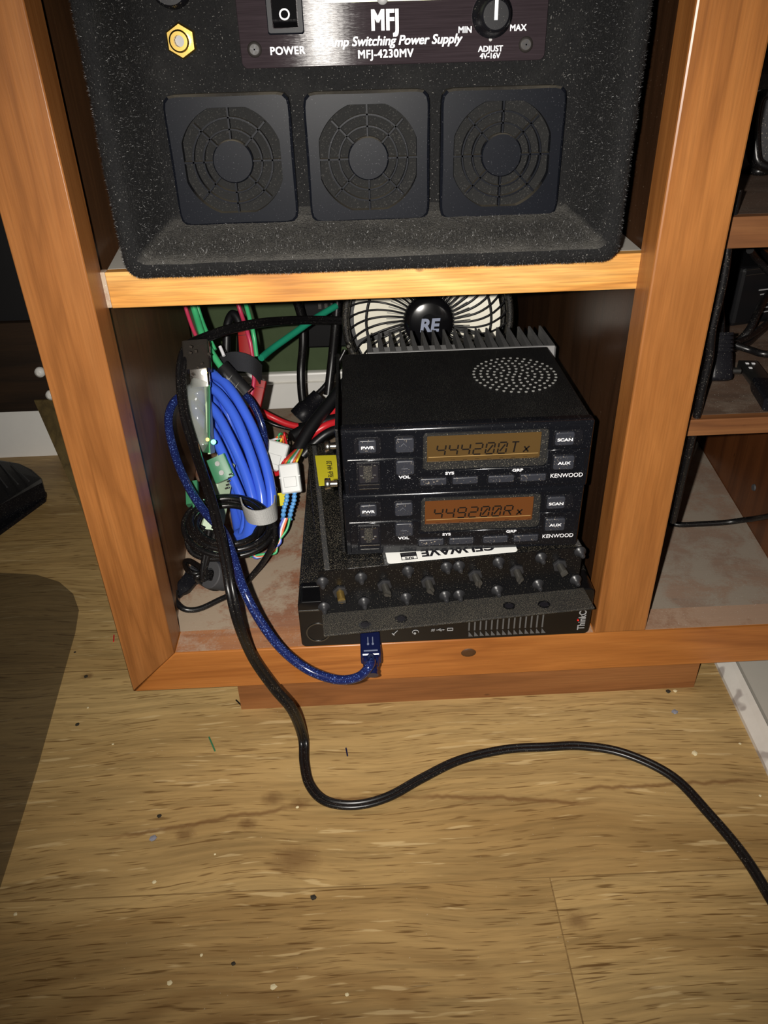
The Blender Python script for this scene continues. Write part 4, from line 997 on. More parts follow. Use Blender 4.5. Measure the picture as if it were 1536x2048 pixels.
# ferrite ring
fc = Y(436,1150,.062); fc.z = 0.0105; ax = Vector((-0.55, -0.55, 0.62)).normalized()
b = MB(); o_ = fc - ax*0.006; a_ = ax.orthogonal().normalized(); c_ = ax.cross(a_)
pr = [(0, 0.0042), (0, 0.0088), (0.0006, 0.0094), (0.0134, 0.0094), (0.014, 0.0088), (0.014, 0.0042)]; n_ = 36
vs = [o_ + ax*h + (a_*math.cos(2*PI*k/n_) + c_*math.sin(2*PI*k/n_))*r_ for h, r_ in pr for k in range(n_)]
b.add(vs, [(i*n_+k, i*n_+(k+1)%n_, ((i+1)%6)*n_+(k+1)%n_, ((i+1)%6)*n_+k) for i in range(6) for k in range(n_)], False)
b.build('ferrite_ring', 'ferrite', bc, label='dark grey ferrite ring')
tp = o_ + ax*0.0135
for dx in (-.0022, .0022):
    pts = [Y(425+dx*3000,1060,.066), tp + ax*0.006 + a_*dx, tp + ax*0.000 + a_*dx*.6, o_ + ax*0.005]
    cable('cord', pts, 0.0018, 'cord', parent=bc, n=9)
pts = [tp + ax*.001, tp + ax*0.004 + Vector((-.006,-.002,-.001)), o_ + ax*0.006 + Vector((-.0095,-.004,-.003)), o_ + Vector((-.006,-.008,-.003)), o_ + Vector((.000,-.008,-.0005)), tp + Vector((0.001,-.003,-.001))]
for p in pts: p.z = max(p.z, 0.001)
cable('cord', pts, 0.0018, 'cord', parent=bc, n=9)
pts = [tp, tp + ax*0.004 + Vector((-.010,.002,.000)), Y(370,1128,.075), Y(378,1122,.074), tp + ax*.006 + Vector((.002,0,.001))]
for p in pts: p.z = max(p.z, 0.001)
cable('cord', pts, 0.0018, 'cord', parent=bc, n=9)
# velcro strap round the coil
def ribbon(name, top, bot, m, label, cat, th=0.0009):
    A = cat_rom(top, 5); B = cat_rom(bot, 5); b = MB(); n_ = len(A)
    N_ = [(B[i]-A[i]).cross(A[min(i+1, n_-1)]-A[max(i-1, 0)]).normalized()*th for i in range(n_)]
    vs = A + B + [p+q for p, q in zip(A, N_)] + [p+q for p, q in zip(B, N_)]
    fs = []
    for i in range(n_-1): fs += [(i, i+1, n_+i+1, n_+i), (2*n_+i, 3*n_+i, 3*n_+i+1, 2*n_+i+1), (i, 2*n_+i, 2*n_+i+1, i+1), (n_+i, n_+i+1, 3*n_+i+1, 3*n_+i)]
    fs += [(0, n_, 3*n_, 2*n_), (n_-1, 3*n_-1, 4*n_-1, 2*n_-1)]
    b.add(vs, fs, False); return b.build(name, m, None, label, cat)
ribbon('hook_and_loop_strap', [Y(482,994,.062), Y(488,1011,.048), Y(504,1020,.042), Y(526,1019,.043), Y(545,1008,.050), Y(548,990,.064)],
       [Y(490,1026,.060), Y(498,1043,.048), Y(515,1049,.042), Y(534,1048,.043), Y(551,1040,.050), Y(553,1024,.064)], 'velcro', 'light grey hook-and-loop strap holding the thin black cable coil', 'strap')
ribbon('hook_and_loop_strap', [Y(436,722,.200), Y(446,709,.186), Y(468,703,.176), Y(492,707,.174), Y(510,717,.180), Y(522,730,.200)],
       [Y(440,738,.200), Y(455,741,.186), Y(474,741,.176), Y(494,744,.174), Y(510,755,.180), Y(521,772,.200)], 'velcro_d', 'black hook-and-loop strap round the red and green wires at the back', 'strap')

# 5. green board in a clear sleeve
ib = thing('interface_board', (0.012, 0.13, -0.002), 'circuit board in a clear sleeve with a glowing green light, above the blue coil', 'circuit board')
def quadboard(name, P, th, m, parent, label=None, nn=None):
    P = [Vector(p) for p in P]; n_ = (P[1]-P[0]).cross(P[3]-P[0]).normalized()*th
    b = MB(); b.add(P + [p + n_ for p in P], [(0,1,2,3), (7,6,5,4), (0,4,5,1), (1,5,6,2), (2,6,7,3), (3,7,4,0)]); return b.build(name, m, parent, label)
quadboard('circuit_board', [Y(413,765,.125), Y(420,765,.140), Y(430,905,.108), Y(421,908,.090)], 0.0016, 'paleg', ib)
quadboard('circuit_board', [Y(416,765,.124), Y(408,905,.100), Y(420,906,.088), Y(420,770,.120)], 0.0008, 'pcbgreen', ib)
b = MB(); A0 = [Y(402,762,.124), Y(392,800,.117), Y(397,850,.108), Y(408,896,.095)]
b.tube(cat_rom(A0, 6), [0.0062]*3 + [0.0078]*4 + [0.0072, .0066, .0062, .0068, .0072, .0070] + [0.0064]*5 + [.005], 7); slv = b.build('clear_sleeve', 'sleeve', ib, label='clear crinkled plastic sleeve')
b = MB(); b.tube([Y(398,738,.128), Y(402,775,.122)], 0.0062, prof=rrect(-1.0, 1.0, -.5, .5, .15, 2), up=(0,-.7,.4)); shl = b.build('metal_shell', 'steel', ib)
b = MB(); b.tube([Y(408,745,.118), Y(408,745,.1165)], 0.0018, 14); b.build('rivet', 'brass', shl)
b = MB(); b.tube([Y(392,685,.140), Y(396,742,.128)], 0.0085, prof=rrect(-1.0, 1.0, -.62, .62, .2, 3), up=(0,-.7,.4)); cvr = b.build('smoky_cover', 'smoke', ib, label='smoky translucent cover')
b = MB()
for px, py in ((382,693), (392,702), (381,705), (418,708), (396,735), (386,748), (383,755), (404,727)):
    b.obox(Y(px, py, .122), (0.0018, 0.001, 0.0014), Matrix.Rotation(px*.1, 3, 'Y'))
b.build('solder_joints', 'steel', ib)
for nm, px, py, r_, m_ in (('green_light', 427, 884, 0.0016, 'led_g'), ('orange_light', 415, 879, 0.0011, 'led_o')):
    b = MB(); bm = bmesh.new(); bmesh.ops.create_icosphere(bm, subdivisions=2, radius=r_); q = Y(px, py, .088)
    b.add([v.co + q for v in bm.verts], [[v.index for v in f.verts] for f in bm.faces], True); bm.free(); b.build(nm, m_, ib)
# terminal board under it
tb = thing('terminal_board', (0.014, 0.11, -0.002), 'green board with screw terminals half hidden behind the black cable coil', 'circuit board')
quadboard('circuit_board', [Y(438,905,.120), Y(470,930,.125), Y(432,1135,.068), Y(392,1110,.072)], 0.0016, 'paleg', tb)
def tblock(P0, P1, r_, m='termgreen'):
    b = MB(); b.tube([P0, P1], r_, prof=rrect(-1, 1, -.7, .7, .12, 2), up=(0,-.7,.45)); o = b.build('terminal_block', m, tb)
    b = MB()
    for t in (.3, .7): b.cyl(P0.lerp(P1, t) + Vector((0,-.7,.45))*r_*.9, P0.lerp(P1, t) + Vector((0,-.7,.45))*r_*1.05, r_*.25, n=12)
    b.build('terminal_screw', 'steel_d', o)
tblock(Y(432,915,.112), Y(452,960,.104), 0.0068); tblock(Y(384,965,.098), Y(386,1010,.085), 0.0040); tblock(Y(398,1000,.085), Y(402,1028,.08), 0.0042)
b = MB()
for k in range(6): q = Y(392+k*9, 1078+k*7 if k < 4 else 1095, .066); b.obox(q, (0.0022, 0.0018, 0.0045), Matrix.Rotation(.5, 3, 'Y'), 0.0003)
b.build('pin_header', 'steel', tb); b = MB()
for k in range(5): q = Y(462-k*2, 948+k*7, .100); b.obox(q, (0.0030, 0.0012, 0.0008), Matrix.Rotation(-.3, 3, 'Y'), 0.0002)
b.build('pin_header', 'steel', tb)
b = MB()
for k in range(4): b.obox(Y(404+k*8, 1055+((k*7) % 3)*8, .072), (0.0030, 0.0016, 0.0022), Matrix.Rotation(.6, 3, 'Y'), 0.0002)
b.build('chips', 'black', tb)

# 6. supply wires and connectors at the back
sw_ = thing('power_lead', (0.01, 0.2, 0.05), 'red and green power wires with a black connector, beside the left panel', 'wires')
cable('red_wire', [Y(366,596,.20), Y(376,630,.195), Y(392,672,.185), Y(420,720,.175)], 0.0014, 'pinkw', parent=sw_)
cable('green_wire', [Y(382,596,.195), Y(392,630,.19), Y(405,670,.178), Y(425,708,.170), Y(448,742,.162)], 0.0024, 'greenw', parent=sw_)
cable('green_wire', [Y(390,596,.2), Y(402,635,.195), Y(415,668,.185), Y(430,700,.178)], 0.0015, 'greenw', parent=sw_)
b = MB(); b.tube([Y(444,732,.158), Y(494,786,.150)], 0.0050, prof=rrect(-1, 1, -.7, .7, .1, 2), up=(0,-.7,.45)); bk = b.build('black_connector', 'blackg', sw_)
b = MB()
for t in (.35, .62): p_ = Y(444,732,.158).lerp(Y(494,786,.150), t); b.tube([p_, p_ + Vector((.0003, 0, -.0003))], 0.0051, prof=rrect(-1, 1, -.72, .72, .1, 2), up=(0,-.7,.45))
b.build('connector_seams', 'steel_d', bk)
s2 = thing('power_lead', (0.03, 0.22, 0.05), 'red and green power wires ending in red connectors, hanging in front of the green wall', 'wires')
cable('red_wire', [Y(472,596,.22), Y(484,632,.215), Y(495,665,.205), Y(503,700,.2), Y(508,760,.195), Y(500,800,.19)], 0.0016, 'pinkw', parent=s2)
cable('green_wire', [Y(488,596,.22), Y(498,632,.212), Y(507,668,.204), Y(513,712,.2)], 0.0017, 'greenw', parent=s2)
for i, (p0_, p1_) in enumerate(((Y(488,655,.212), Y(492,712,.200)), (Y(522,762,.200), Y(512,808,.190)), (Y(512,808,.190), Y(502,850,.18)))):
    b = MB(); b.tube([p0_, p1_], 0.0044, prof=rrect(-1, 1, -.8, .8, .12, 2), up=(0,-.7,.45)); rc = b.build('red_connector', 'redp', s2)
    b = MB(); p_ = p0_.lerp(p1_, .3); b.tube([p_, p_ + (p1_-p0_).normalized()*.0003], 0.0045, prof=rrect(-1, 1, -.8, .8, .12, 2), up=(0,-.7,.45)); b.build('connector_seam', 'ink', rc)
b = MB(); b.tube([Y(440,693,.17), Y(448,712,.165)], 0.0012, 10); b.build('white_lead', 'whitew', s2)
cable('ground_wire', [Y(522,716,.22), Y(545,697,.235), Y(590,665,.255), Y(630,637,.27), Y(672,612,.285)], 0.0028, 'tealw', 'straight teal-green earth wire slanting across the green wall', 'wire')
cable('black_loop', [Y(452,735,.235), Y(453,690,.24), Y(455,650,.245), Y(466,628,.245), Y(480,650,.24), Y(482,690,.235), Y(480,735,.23)], 0.0034, 'black', 'thick black cable bent into a narrow loop behind the red and green wires', 'cable')
cable('black_cable', [Y(590,590,.33), Y(604,640,.33), Y(606,690,.325), Y(602,740,.32), Y(604,790,.31), Y(612,830,.30)], 0.0040, 'cord', 'thick black cable hanging straight in front of the white baseboard', 'cable')
cable('black_cable', [Y(676,590,.29), Y(671,650,.285), Y(664,720,.28), Y(656,790,.27)], 0.0040, 'cord', 'thick black cable hanging just left of the fan', 'cable')
cable('black_cable', [Y(690,700,.31), Y(655,765,.30), Y(620,800,.29), Y(595,826,.285)], 0.0022, 'cord', 'thin black cable slanting down behind the barrel adapter', 'cable')
# wall plate and box behind
b = MB(); p_ = Y(652,640,.398); b.box(p_.x-0.021, p_.x+0.022, 0.385, WY, p_.z-0.024, p_.z+0.030, 0.002); wb = b.build('wall_socket', 'black', None, 'square black wall box on the green wall behind the fan', 'wall box')
b = MB(); 
for k in range(3): b.box(p_.x-0.006+k*.006, p_.x-0.003+k*.006, 0.3835, 0.385, p_.z+0.016, p_.z+0.020)
b.build('contact', 'steel', wb)
# barrel adapter
q0 = Y(598,838,.26); q1 = Y(640,792,.27); d_ = (q1-q0).normalized()
b = MB(); L_ = (q1-q0).length
b.lathe(q0, d_, [(0, 0.0095), (0.001, 0.0102), (L_*.45, 0.0100), (L_*.5, 0.0084), (L_, 0.0074)], 28); ba = b.build('barrel_adapter', 'blackp', None, 'round black barrel adapter lying behind the white connectors', 'adapter')
b = MB(); b.lathe(q0 - d_*0.0004, d_, [(0, 0.0062), (0.0008, 0.0070)], 20); b.build('adapter_face', 'ferrite', ba)
# fuse block
b = MB(); q = Y(622,858,.225); b.obox(q, (0.020, 0.012, 0.008), Matrix.Rotation(.1, 3, 'Z'), 0.0008); fbk = b.build('cable_block', 'blackp', None, 'flat black cable block with a small screw where the red wire ends', 'connector')
b = MB(); q_ = q + Vector((-0.006, 0, .0041)); b.lathe(q_, Z, [(0, .0020), (.0004, .0018)], 16); b.build('block_screw', 'steel_d', fbk)
rp = thing('red_power_wire', (0.05, 0.24, 0.01), 'heavy red power wire running right along the back edge of the bottom board', 'wire')
cable('red_core', [Y(520,822,.235), Y(545,835,.235), Y(575,848,.232), Y(612,856,.228)], 0.0028, 'redw', parent=rp)
cable('black_core', [Y(525,838,.236), Y(550,850,.236), Y(580,858,.234), Y(612,866,.230)], 0.0016, 'cord', parent=rp)
for i, (p_, r_, m_, lb) in enumerate((
    ([Y(715,720,.23), Y(690,780,.215), Y(668,822,.20), Y(645,850,.19), Y(620,880,.175)], 0.0030, 'redw', 'red wire slanting down under the black sleeved harness'),
    ([Y(720,842,.165), Y(690,842,.17), Y(655,850,.175), Y(625,868,.172), Y(600,890,.165)], 0.0030, 'redw', 'red wire curving left from behind the upper radio'),
    ([Y(720,828,.175), Y(680,838,.178), Y(640,846,.18), Y(605,862,.175), Y(584,874,.170)], 0.0046, 'black', 'black sleeved harness running left from behind the upper radio'),
    ([Y(715,862,.15), Y(680,858,.155), Y(652,868,.156), Y(625,890,.152), Y(605,912,.148)], 0.0032, 'black', 'black wire arching over the corner of the filter'),
    ([Y(730,720,.21), Y(690,768,.195), Y(660,806,.182), Y(622,854,.165), Y(594,902,.150)], 0.0048, 'black', 'thick black sleeved harness slanting down to the lower white connector'))):
    cable('harness' if 'harness' in lb else 'wire', p_, r_, m_, lb, 'wires' if 'harness' in lb else 'wire')
# white connectors with coloured wires
def molex(name, c, ang, w, h, label, wires):
    t = thing(name, (c.x, c.y, c.z-0.008), label, 'connector')
    R = (Matrix.Rotation(math.radians(-32), 3, 'X') @ Matrix.Rotation(ang, 3, 'Y'))
    b = MB(); w *= 1.22; h *= 1.15; b.obox(c, (w, 0.010, h), R, 0.0012); hs_ = b.build('housing', 'nylon', t)
    b = MB(); b.obox(c + R @ Vector((0, -0.0054, -h*.12)), (w*.62, 0.0012, h*.34), R, 0.0003); b.obox(c + R @ Vector((0, -0.0052, h*.05)), (w*1.02, 0.0008, 0.0008), R); b.build('latch', 'nylon', hs_)
    for i, (m_, pp) in enumerate(wires):
        cable('wire', [c + R @ Vector((w*(-.36+.72*i/max(1, len(wires)-1)), 0.0, h*.48))] + pp, 0.0008, m_, parent=t, n=7)
    return t, R
c1 = Y(550, 912, .150); e1 = Y(584, 874, .168)
molex('white_connector', c1, math.radians(18), 0.0140, 0.0185, 'upper left of the two white nylon connectors, fed by orange and green wires', [(m_, [c1 + Vector((.003+.001*i, .004, .012+.002*(i % 3))), e1 + Vector((-.004, 0, .001*(i-2)))]) for i, m_ in enumerate(('whitew', 'orangew', 'greenw', 'yelloww', 'orangew', 'redw'))])
c2 = Y(581, 957, .125); e2 = Y(596, 900, .147)
t2, R2 = molex('white_connector', c2, math.radians(-5), 0.0118, 0.0185, 'lower right of the two white nylon connectors, beside the filter', [(m_, [c2 + Vector((-.003+.0018*i, .004, .013)), e2 + Vector((-.002+.001*i, 0, 0))]) for i, m_ in enumerate(('redw', 'orangew', 'greenw', 'whitew', 'orangew', 'yelloww'))])
for i, dx in enumerate((-7, 8)):
    cable('blue_splice', [Y(581+dx, 984, .118), Y(580+dx, 1002, .112), Y(575+dx, 1018, .107), Y(572+dx*.9, 1038, .1)], [0.0016+0.0005*math.sin(k*1.9) for k in range(25)], 'bluew', parent=t2, n=9)
for i, (m_, ox) in enumerate((('orangew', 0), ('greenw', 6), ('bluew2', -7), ('whitew', -3))):
    cable('wire', [Y(574+ox, 1036, .10), Y(566+ox*1.2, 1060, .095), Y(558-ox*.4, 1085, .09), Y(545+ox, 1104+ox*.3, .086), Y(520+ox, 1112-ox*.6, .084), Y(500, 1108+ox*.8, .084)], 0.0009, m_, parent=t2, n=7)
cable('red_jumper', [Y(535,938,.14), Y(552,948,.137), Y(566,938,.135)], 0.0018, 'redw', 'short red wire loop beneath the upper white connector', 'wire')
b = MB(); p_ = [Y(548,987,.12), Y(574,985,.12), Y(572,1010,.113), Y(555,1011,.113)]
b.add(p_ + [q - Z*.0006 for q in p_], [(0,1,2,3), (4,7,6,5), (0,4,5,1), (1,5,6,2), (2,6,7,3), (3,7,4,0)]); b.build('yellow_tag', 'yellow', None, 'small yellow tape tag beside the blue splices', 'tag')
cable('blue_usb_lead', [Y(484,786,.158), Y(500,800,.152), Y(516,828,.147), Y(527,862,.142), Y(530,895,.14), Y(524,935,.138)], 0.0026, 'usbblue', 'translucent blue cable end curving down to the right of the network cable coil', 'cable')
cable('thin_black_twist', [Y(530,945,.115), Y(545,958,.11), Y(540,970,.108), Y(552,978,.108), Y(545,995,.105), Y(550,1010,.1)], 0.0010, 'cord', 'thin twisted black tie right of the blue cable coil', 'cable tie')

# ================================================================ RIGHT-HAND BAY
SH2, SH1 = 0.1322, 0.2370
ad = thing('power_adapter', at_z(1560, 640, SH2), 'black power adapter with a printed label, on the middle shelf of the right bay', 'adapter')
R = Matrix.Rotation(.25, 3, 'Z'); q = Zp(1560, 652, SH2); ac = Vector((q.x, q.y+0.035, SH2+0.0205))
b = MB(); b.obox(ac, (0.085, 0.050, 0.041), R, 0.003); b.build('body', 'black', ad)
b = MB()
for dz in (.019, .0155): b.tube([ac + R @ Vector((-.040, -.0255, dz)), ac + R @ Vector((.04, -.0255, dz))], 0.0006, 6)
b.build('edge_ridges', 'steel_d', ad)
b = MB(); o_ = ac + R @ Vector((-.018, -.0253, -.004)); rx = R @ X
for k in range(6): b.obox(o_ + rx*(.0 + .001*k) + Z*(.008-.0032*k), (0.016-.002*(k % 3), 0.0002, 0.0008), R)
A = [(math.cos(2*PI*k/24)*.0032, math.sin(2*PI*k/24)*.0024) for k in range(24)]; Bq = [(x*.8, y*.78) for x, y in A]; oc = o_ + rx*.014 + Z*.001
b.ring(A, Bq, lambda u, v, w: oc + rx*u + Z*v - (R @ Y_)*w, 0, .0002); b.build('label_print', 'grey_ink', ad)
dcp = thing('dc_plug', Zp(1440, 760, SH2), 'black right-angle power plug with ribbed grip on the right bay middle shelf', 'plug')
c0 = Zp(1440, 745, SH2+.010); cu = (UV*.82 - FV*.28).normalized()
p0_ = Y(1438, 760, c0.y); p1_ = Y(1441, 667, c0.y+.012)
b = MB(); dd = p1_-p0_
b.tube([p0_ - dd*.02, p0_, p0_+dd*.05, p0_+dd*.55, p0_+dd*.6], [.0040, .0062, .0068, .0064, .0058], prof=rrect(-1, 1, -.75, .75, .4, 3), up=tuple(-FV)); b.build('plug_body', 'blackp', dcp)
b = MB()
for k in range(5): b.tube([p0_+dd*(.60+.085*k), p0_+dd*(.66+.085*k)], .0064, prof=rrect(-1, 1, -.75, .75, .3, 3), up=tuple(-FV))
b.tube([p0_+dd*.58, p1_], .0052, prof=rrect(-1, 1, -.75, .75, .3, 3), up=tuple(-FV)); b.build('strain_relief', 'blackp', dcp)
b = MB(); b.cyl(p0_+dd*.2 + RV*.0055, p0_+dd*.2 + RV*.0120, .0019, n=14); b.build('barrel_tip', 'steel_d', dcp)
for dx in (-4, 5): cable('lead', [p1_ - dd*.05 + RV*(dx*.0002), Y(1440+dx, 640, c0.y+.02), Y(1437+dx, 600, c0.y+.03), Y(1441+dx, 560, c0.y+.035), Y(1455+dx, 500, c0.y+.04)], .0014, 'cord', parent=dcp)
us = thing('usb_plug', Zp(1515, 745, SH2), 'metal USB plug with a black grip lying on the middle shelf of the right bay', 'plug')
e0 = Zp(1494, 728, SH2+.004); e1_ = Zp(1524, 768, SH2+.004); e2_ = Zp(1550, 810, SH2+.004)
b = MB(); b.tube([e0, e1_], .0055, prof=rrect(-1, 1, -.42, .42, .05, 1), up=(0,0,1)); sh_ = b.build('metal_shell', 'steel_d', us)
b = MB(); dd = (e1_-e0).normalized(); sd = dd.cross(Z)
for s_, t_ in ((-.0018, .005), (.0018, .005), (.0018, .012)): b.obox(e0 + dd*t_ + sd*s_ + Z*.0024, (.0018, .0018, .0004), Matrix.Rotation(math.atan2(dd.y, dd.x), 3, 'Z'))
b.build('shell_windows', 'white', sh_)
b = MB(); b.tube([e1_ - dd*.001, e1_ + dd*.004, e2_], [.0058, .0066, .0062], prof=rrect(-1, 1, -.6, .6, .25, 3), up=(0,0,1)); b.build('grip', 'blackp', us)
cc = []
for lb, p_, r_ in (('black cord arching over the power plug in the right bay', [Zp(1470,690,SH2+.008), Zp(1500,700,SH2+.006), Zp(1530,708,SH2+.006), Zp(1580,706,SH2+.006)], .0022),
                   ('black cord rising beside the power adapter in the right bay', [Zp(1470,690,SH2+.003), Zp(1498,660,SH2+.012), Zp(1515,625,SH2+.02), Zp(1536,590,SH2+.024), Zp(1580,555,SH2+.026)], .0025),
                   ('black cord curving under the power adapter in the right bay', [Zp(1455,700,SH2+.003), Zp(1490,690,SH2+.003), Zp(1520,665,SH2+.004), Zp(1560,630,SH2+.005)], .0020),
                   ('second black cord curving under the power adapter in the right bay', [Zp(1450,694,SH2+.0075), Zp(1495,675,SH2+.008), Zp(1536,645,SH2+.009), Zp(1580,610,SH2+.01)], .0020)):
    cable('thin_cable', p_, r_, 'cord', lb, 'cord')
cable('thin_cable', [Zp(1500,500,.2), Zp(1515,520,.19), Zp(1560,565,.175)], .0022, 'cord', 'black cord dropping from the upper shelf of the right bay', 'cord')
cable('thin_cable', [at_y(1475,380,.028), at_y(1458,470,.024), at_y(1450,540,.023), at_y(1438,600,.023), at_y(1424,660,.023), at_y(1418,720,.023), at_y(1404,780,.023), at_y(1390,850,.024), at_y(1345,1043,.034)], .0022, 'cord', 'black cord hanging down behind the right edge of the middle upright', 'cord')
cable('thin_cable', [Zp(1325,1030,-.0015), Zp(1350,1048,-.0015), Zp(1400,1048,-.001), Zp(1450,1045,.0), Zp(1480,1041,.004), at_y(1510,1037,.100), at_y(1545,1031,.080), at_y(1600,1020,.055)], .0021, 'cord', 'thin black cord crossing the dusty bottom board of the right bay', 'cord')
# device and cord loops on the top right shelf
dv = thing('black_appliance', Zp(1560,330,SH1), 'dark grey plastic appliance on the top shelf of the right bay', 'appliance')
q = Zp(1560, 345, SH1); b = MB(); b.box(q.x-.028, q.x+.06, q.y, q.y+.10, SH1, SH1+.055, .004, seg=3); b.build('body', plain('dark_grey_plastic', rgb(58,58,60), .5, dust=.3), dv)
b = MB(); b.box(q.x-.024, q.x+.056, q.y-.0006, q.y, SH1+.042, SH1+.0435); b.build('lid_seam', 'steel_d', dv)
lp = thing('looped_cable', Zp(1515,345,SH1), 'loops of black cord hanging before the grey appliance, top right shelf', 'cord')
for k in range(3):
    cable('loop', [at_y(1530+6*k,185,q.y-.012-.004*k), at_y(1513+4*k,200,q.y-.012-.004*k), at_y(1502+5*k,250,q.y-.014-.004*k), at_y(1500+6*k,300,q.y-.016-.004*k), at_y(1510+5*k,326,q.y-.018-.004*k), at_y(1545+6*k,335,q.y-.018-.004*k), at_y(1580,300,q.y-.014)], .0022, 'cord', parent=lp)
cable('loop', [Zp(1490,330,SH1+.0025), Zp(1510,342,SH1+.0025), Zp(1545,340,SH1+.0025), Zp(1590,330,SH1+.0025)], .0024, 'cord', parent=lp)
b = MB(); q = at_x(1507, 975, .399); b.lathe((q.x+.0005, q.y, q.z), (-1,0,0), [(0, .0026), (.001, .0022)], 12)
b.build('plugged_screw_hole', 'ferrite', cab, label='filled grey screw hole in the right panel')

# ================================================================ LOW WHITE PANEL AT THE RIGHT
A_ = Zp(1430,1329,FLOOR); B_ = Zp(1536,1553,FLOOR); C_ = Zp(1474,1329,FLOOR+.012); D_ = Zp(1536,1453,FLOOR+.012)
dA = (A_-B_).normalized(); E0 = B_ - dA*.15; E1 = A_ + dA*.10; C0 = D_ - (C_-D_).normalized()*.15; C1 = C_ + (C_-D_).normalized()*.10
wp = thing('floor_slab', (0.40, 0.0, FLOOR), 'low white slab with a scuffed edge on the floor under the right of the cabinet', 'slab')
b = MB(); b.add([E0, E1, E1+Z*.003, E0+Z*.003, Vector((C0.x, C0.y, FLOOR+.012)), Vector((C1.x, C1.y, FLOOR+.012)), Vector((C0.x+.002, C0.y, FLOOR)), Vector((C1.x+.002, C1.y, FLOOR))], [(0,1,2,3), (3,2,5,4), (4,5,7,6), (0,6,7,1), (0,3,4,6), (1,7,5,2)])
b.build('edge_strip', 'white_dirty', wp)
b = MB(); b.prism([(C0.x+.0021, C0.y), (C0.x+.35, C0.y), (C1.x+.35, C1.y), (C1.x+.0021, C1.y)], UPP(FLOOR), .0118); b.build('top_panel', 'grey_top', wp)

# ================================================================ LEFT SIDE: mat, pedal, desk
mp_ = [(157,1218), (150,1262), (128,1340), (75,1530), (22,1700), (-10,1800), (-60,1950), (-600,1950), (-420,1150), (0,1145), (73,1149), (118,1163), (146,1187)]
P = [Zp(px, py, FLOOR+.0015) for px, py in mp_]
b = MB(); b.prism([(p.x, p.y) for p in P][::-1], UPP(FLOOR+.0001), .0016, 0, .0004)
b.build('chair_mat', 'mat', None, 'see-through plastic chair mat with a rounded corner, on the floor at the left', 'mat')
pd = thing('foot_pedal', Zp(-20, 1020, FLOOR), 'black ribbed foot pedal on the floor left of the cabinet', 'foot pedal')
bs_ = [Zp(px, py, FLOOR+.003) for px, py in ((93,985), (91,998), (0,1064), (-120,1150), (-190,1000), (-60,905), (40,950))]
b = MB(); b.prism([(p.x, p.y) for p in bs_], UPP(FLOOR), .004, 0, .0006); b.build('base', 'blackp', pd)
tp_ = [Zp(px, py, FLOOR+.020) for px, py in ((84,965), (80,950), (60,932), (35,920), (0,914), (-90,912), (-170,985), (-110,1080), (0,1010))]
bt_ = [Vector((p.x, p.y, FLOOR+.004)) for p in tp_]
b = MB(); n_ = len(tp_); b.add([t + Z*(-.004 if 1 <= i <= 4 else 0) for i, t in enumerate(tp_)] + bt_, [list(range(n_))] + [(i, (i+1) % n_, n_+(i+1) % n_, n_+i) for i in range(n_)]); b.build('tread', 'blackp', pd)
b = MB()
for k in range(9):
    p0_ = Zp(20-22*k, 925+0*k, FLOOR+.0185); p1_ = Zp(58-24*k+2*k, 962+6*k, FLOOR+.0205)
    b.tube([p0_, p1_], .0007, 6)
b.build('tread_ribs', 'ferrite', pd)
dk = thing('desk', (-0.30, 0.36, FLOOR), 'dark brown wooden desk standing behind and left of the cabinet', 'desk')
e_ = at_y(60, 822, .36)
MB().box(-0.62, -0.075, 0.360, 0.376, e_.z, 0.09).build('apron', 'darkwood', dk)
MB().box(-0.62, -0.075, 0.366, 0.390, 0.0905, 0.40).build('dark_panel', plain('near_black_panel', rgb(22,22,24), .5), dk)  # near-black sheet added above the apron
l0 = at_y(88, 826, .372); l1 = Zp(168, 1030, FLOOR)
b = MB(); w_ = .024
b.add([(l0.x, .358, l0.z+.02), (l0.x+w_, .358, l0.z+.02), (l1.x+w_, l1.y, FLOOR), (l1.x, l1.y, FLOOR), (l0.x, .376, l0.z+.02), (l0.x+w_, .376, l0.z+.02), (l1.x+w_, l1.y+.02, FLOOR), (l1.x, l1.y+.02, FLOOR)],
      [(0,3,2,1), (4,5,6,7), (0,1,5,4), (1,2,6,5), (2,3,7,6), (3,0,4,7)]); b.build('slanted_leg', 'olive', dk, label='olive-brown slanting leg')
for px, py in ((77, 748), (99, 794)):
    q = at_y(px, py, .352); b = MB(); b.lathe(q + Y_*.008, (0,-1,0), [(0, .0040), (.003, .0052), (.006, .0045), (.0075, .002)], 16); b.build('screw_cap', 'white_trim', dk, label='white screw cap')

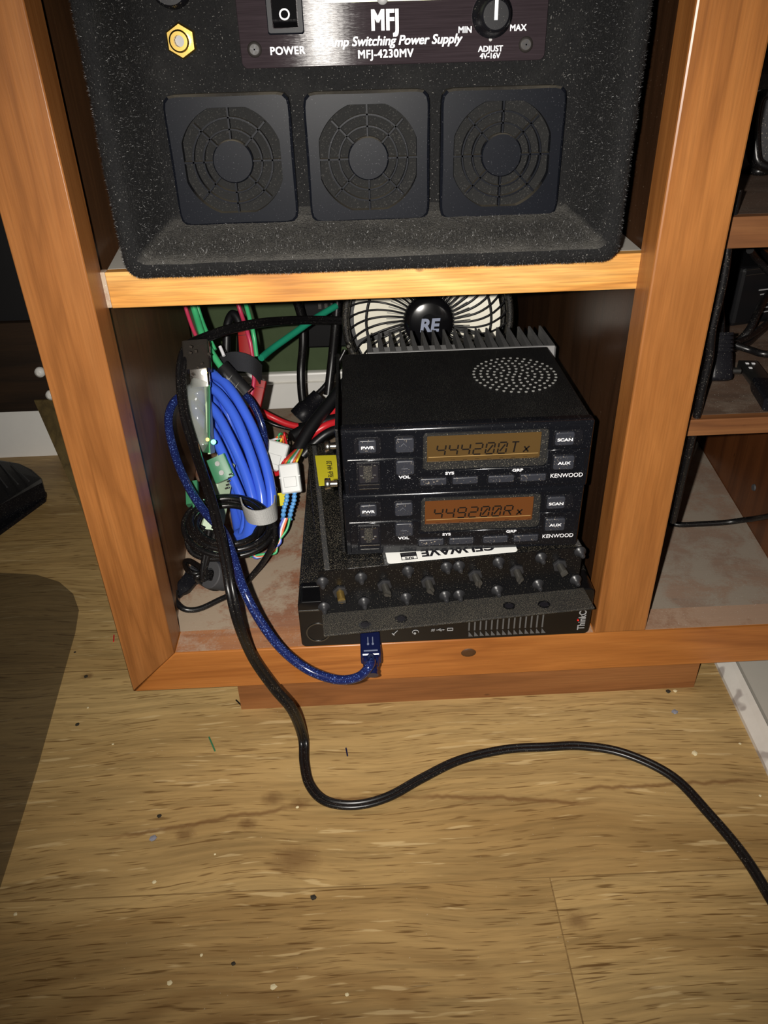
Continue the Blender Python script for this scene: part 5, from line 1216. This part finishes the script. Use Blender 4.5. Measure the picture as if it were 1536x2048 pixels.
# ================================================================ BITS ON THE FLOOR
def bit(px, py, r_, m, z=FLOOR, lab=None, flat=.35, group='crumbs scattered on the wooden floor', sx=1.0):
    q = Zp(px, py, z); b = MB(); bm = bmesh.new(); bmesh.ops.create_icosphere(bm, subdivisions=1, radius=r_)
    b.add([Vector((v.co.x*(1+.5*noise.noise(v.co*1500+q*50))*sx, v.co.y, v.co.z*flat)) + q + Z*r_*flat for v in bm.verts], [[v.index for v in f.verts] for f in bm.faces]); bm.free()
    b.build('crumb', m, None, lab or 'tiny pale crumb lying loose on the wooden floor', 'crumb', group if not lab else None)
for px, py, r_ in ((309,1765,.0012), (547,1975,.0016), (340,1967,.0014), (403,1911,.0009), (694,1990,.0010), (31,1829,.0011), (595,1615,.0010), (430,1709,.0007), (176,1416,.0008), (226,1489,.0008), (1350,1383,.0014), (1480,1488,.0009), (1520,1592,.0009)):
    bit(px, py, r_, 'crumb')
for px, py, r_ in ((155,1450,.0016), (319,1633,.0014), (627,1796,.0017), (467,1928,.0012), (150,1305,.0010), (172,1354,.0016), (1336,1384,.0018)):
    bit(px, py, r_, 'crumb_d', lab=None, group='dark crumbs on the wooden floor')
for o in list(C.objects):
    if o.get('group') == 'dark crumbs on the wooden floor': o['label'] = 'tiny dark brown crumb lying loose on the wooden floor'
bit(307, 1678, .0022, 'crumb_b', lab='pale blue-grey flake on the floor planks at the lower left')
bit(1349, 1425, .0022, 'crumb_b', lab='grey lint speck on the floor below the right end of the cabinet')
bit(1389, 1508, .0022, 'crumb', lab='yellowish crumb on the floor between the cord and the white slab')
for nm, p0_, p1_, m, lb in (('wire_offcut', (418,1474), (430,1502), 'termgreen', 'short dark green wire offcut on the floor below the cabinet corner'), ('wire_offcut', (692,1496), (695,1512), 'usbplug', 'short dark blue wire offcut on the floor right of the hanging cord'), ('wire_offcut', (472,1400), (482,1410), 'black', 'short black wire offcut against the toe kick'), ('wire_offcut', (228,1270), (227,1283), 'redw', 'short red wire offcut on the floor against the left of the cabinet')):
    b = MB(); b.tube([Zp(*p0_, FLOOR+.0006), Zp(*p1_, FLOOR+.0006)], .0005, 7); b.build(nm, m, None, lb, 'wire offcut')
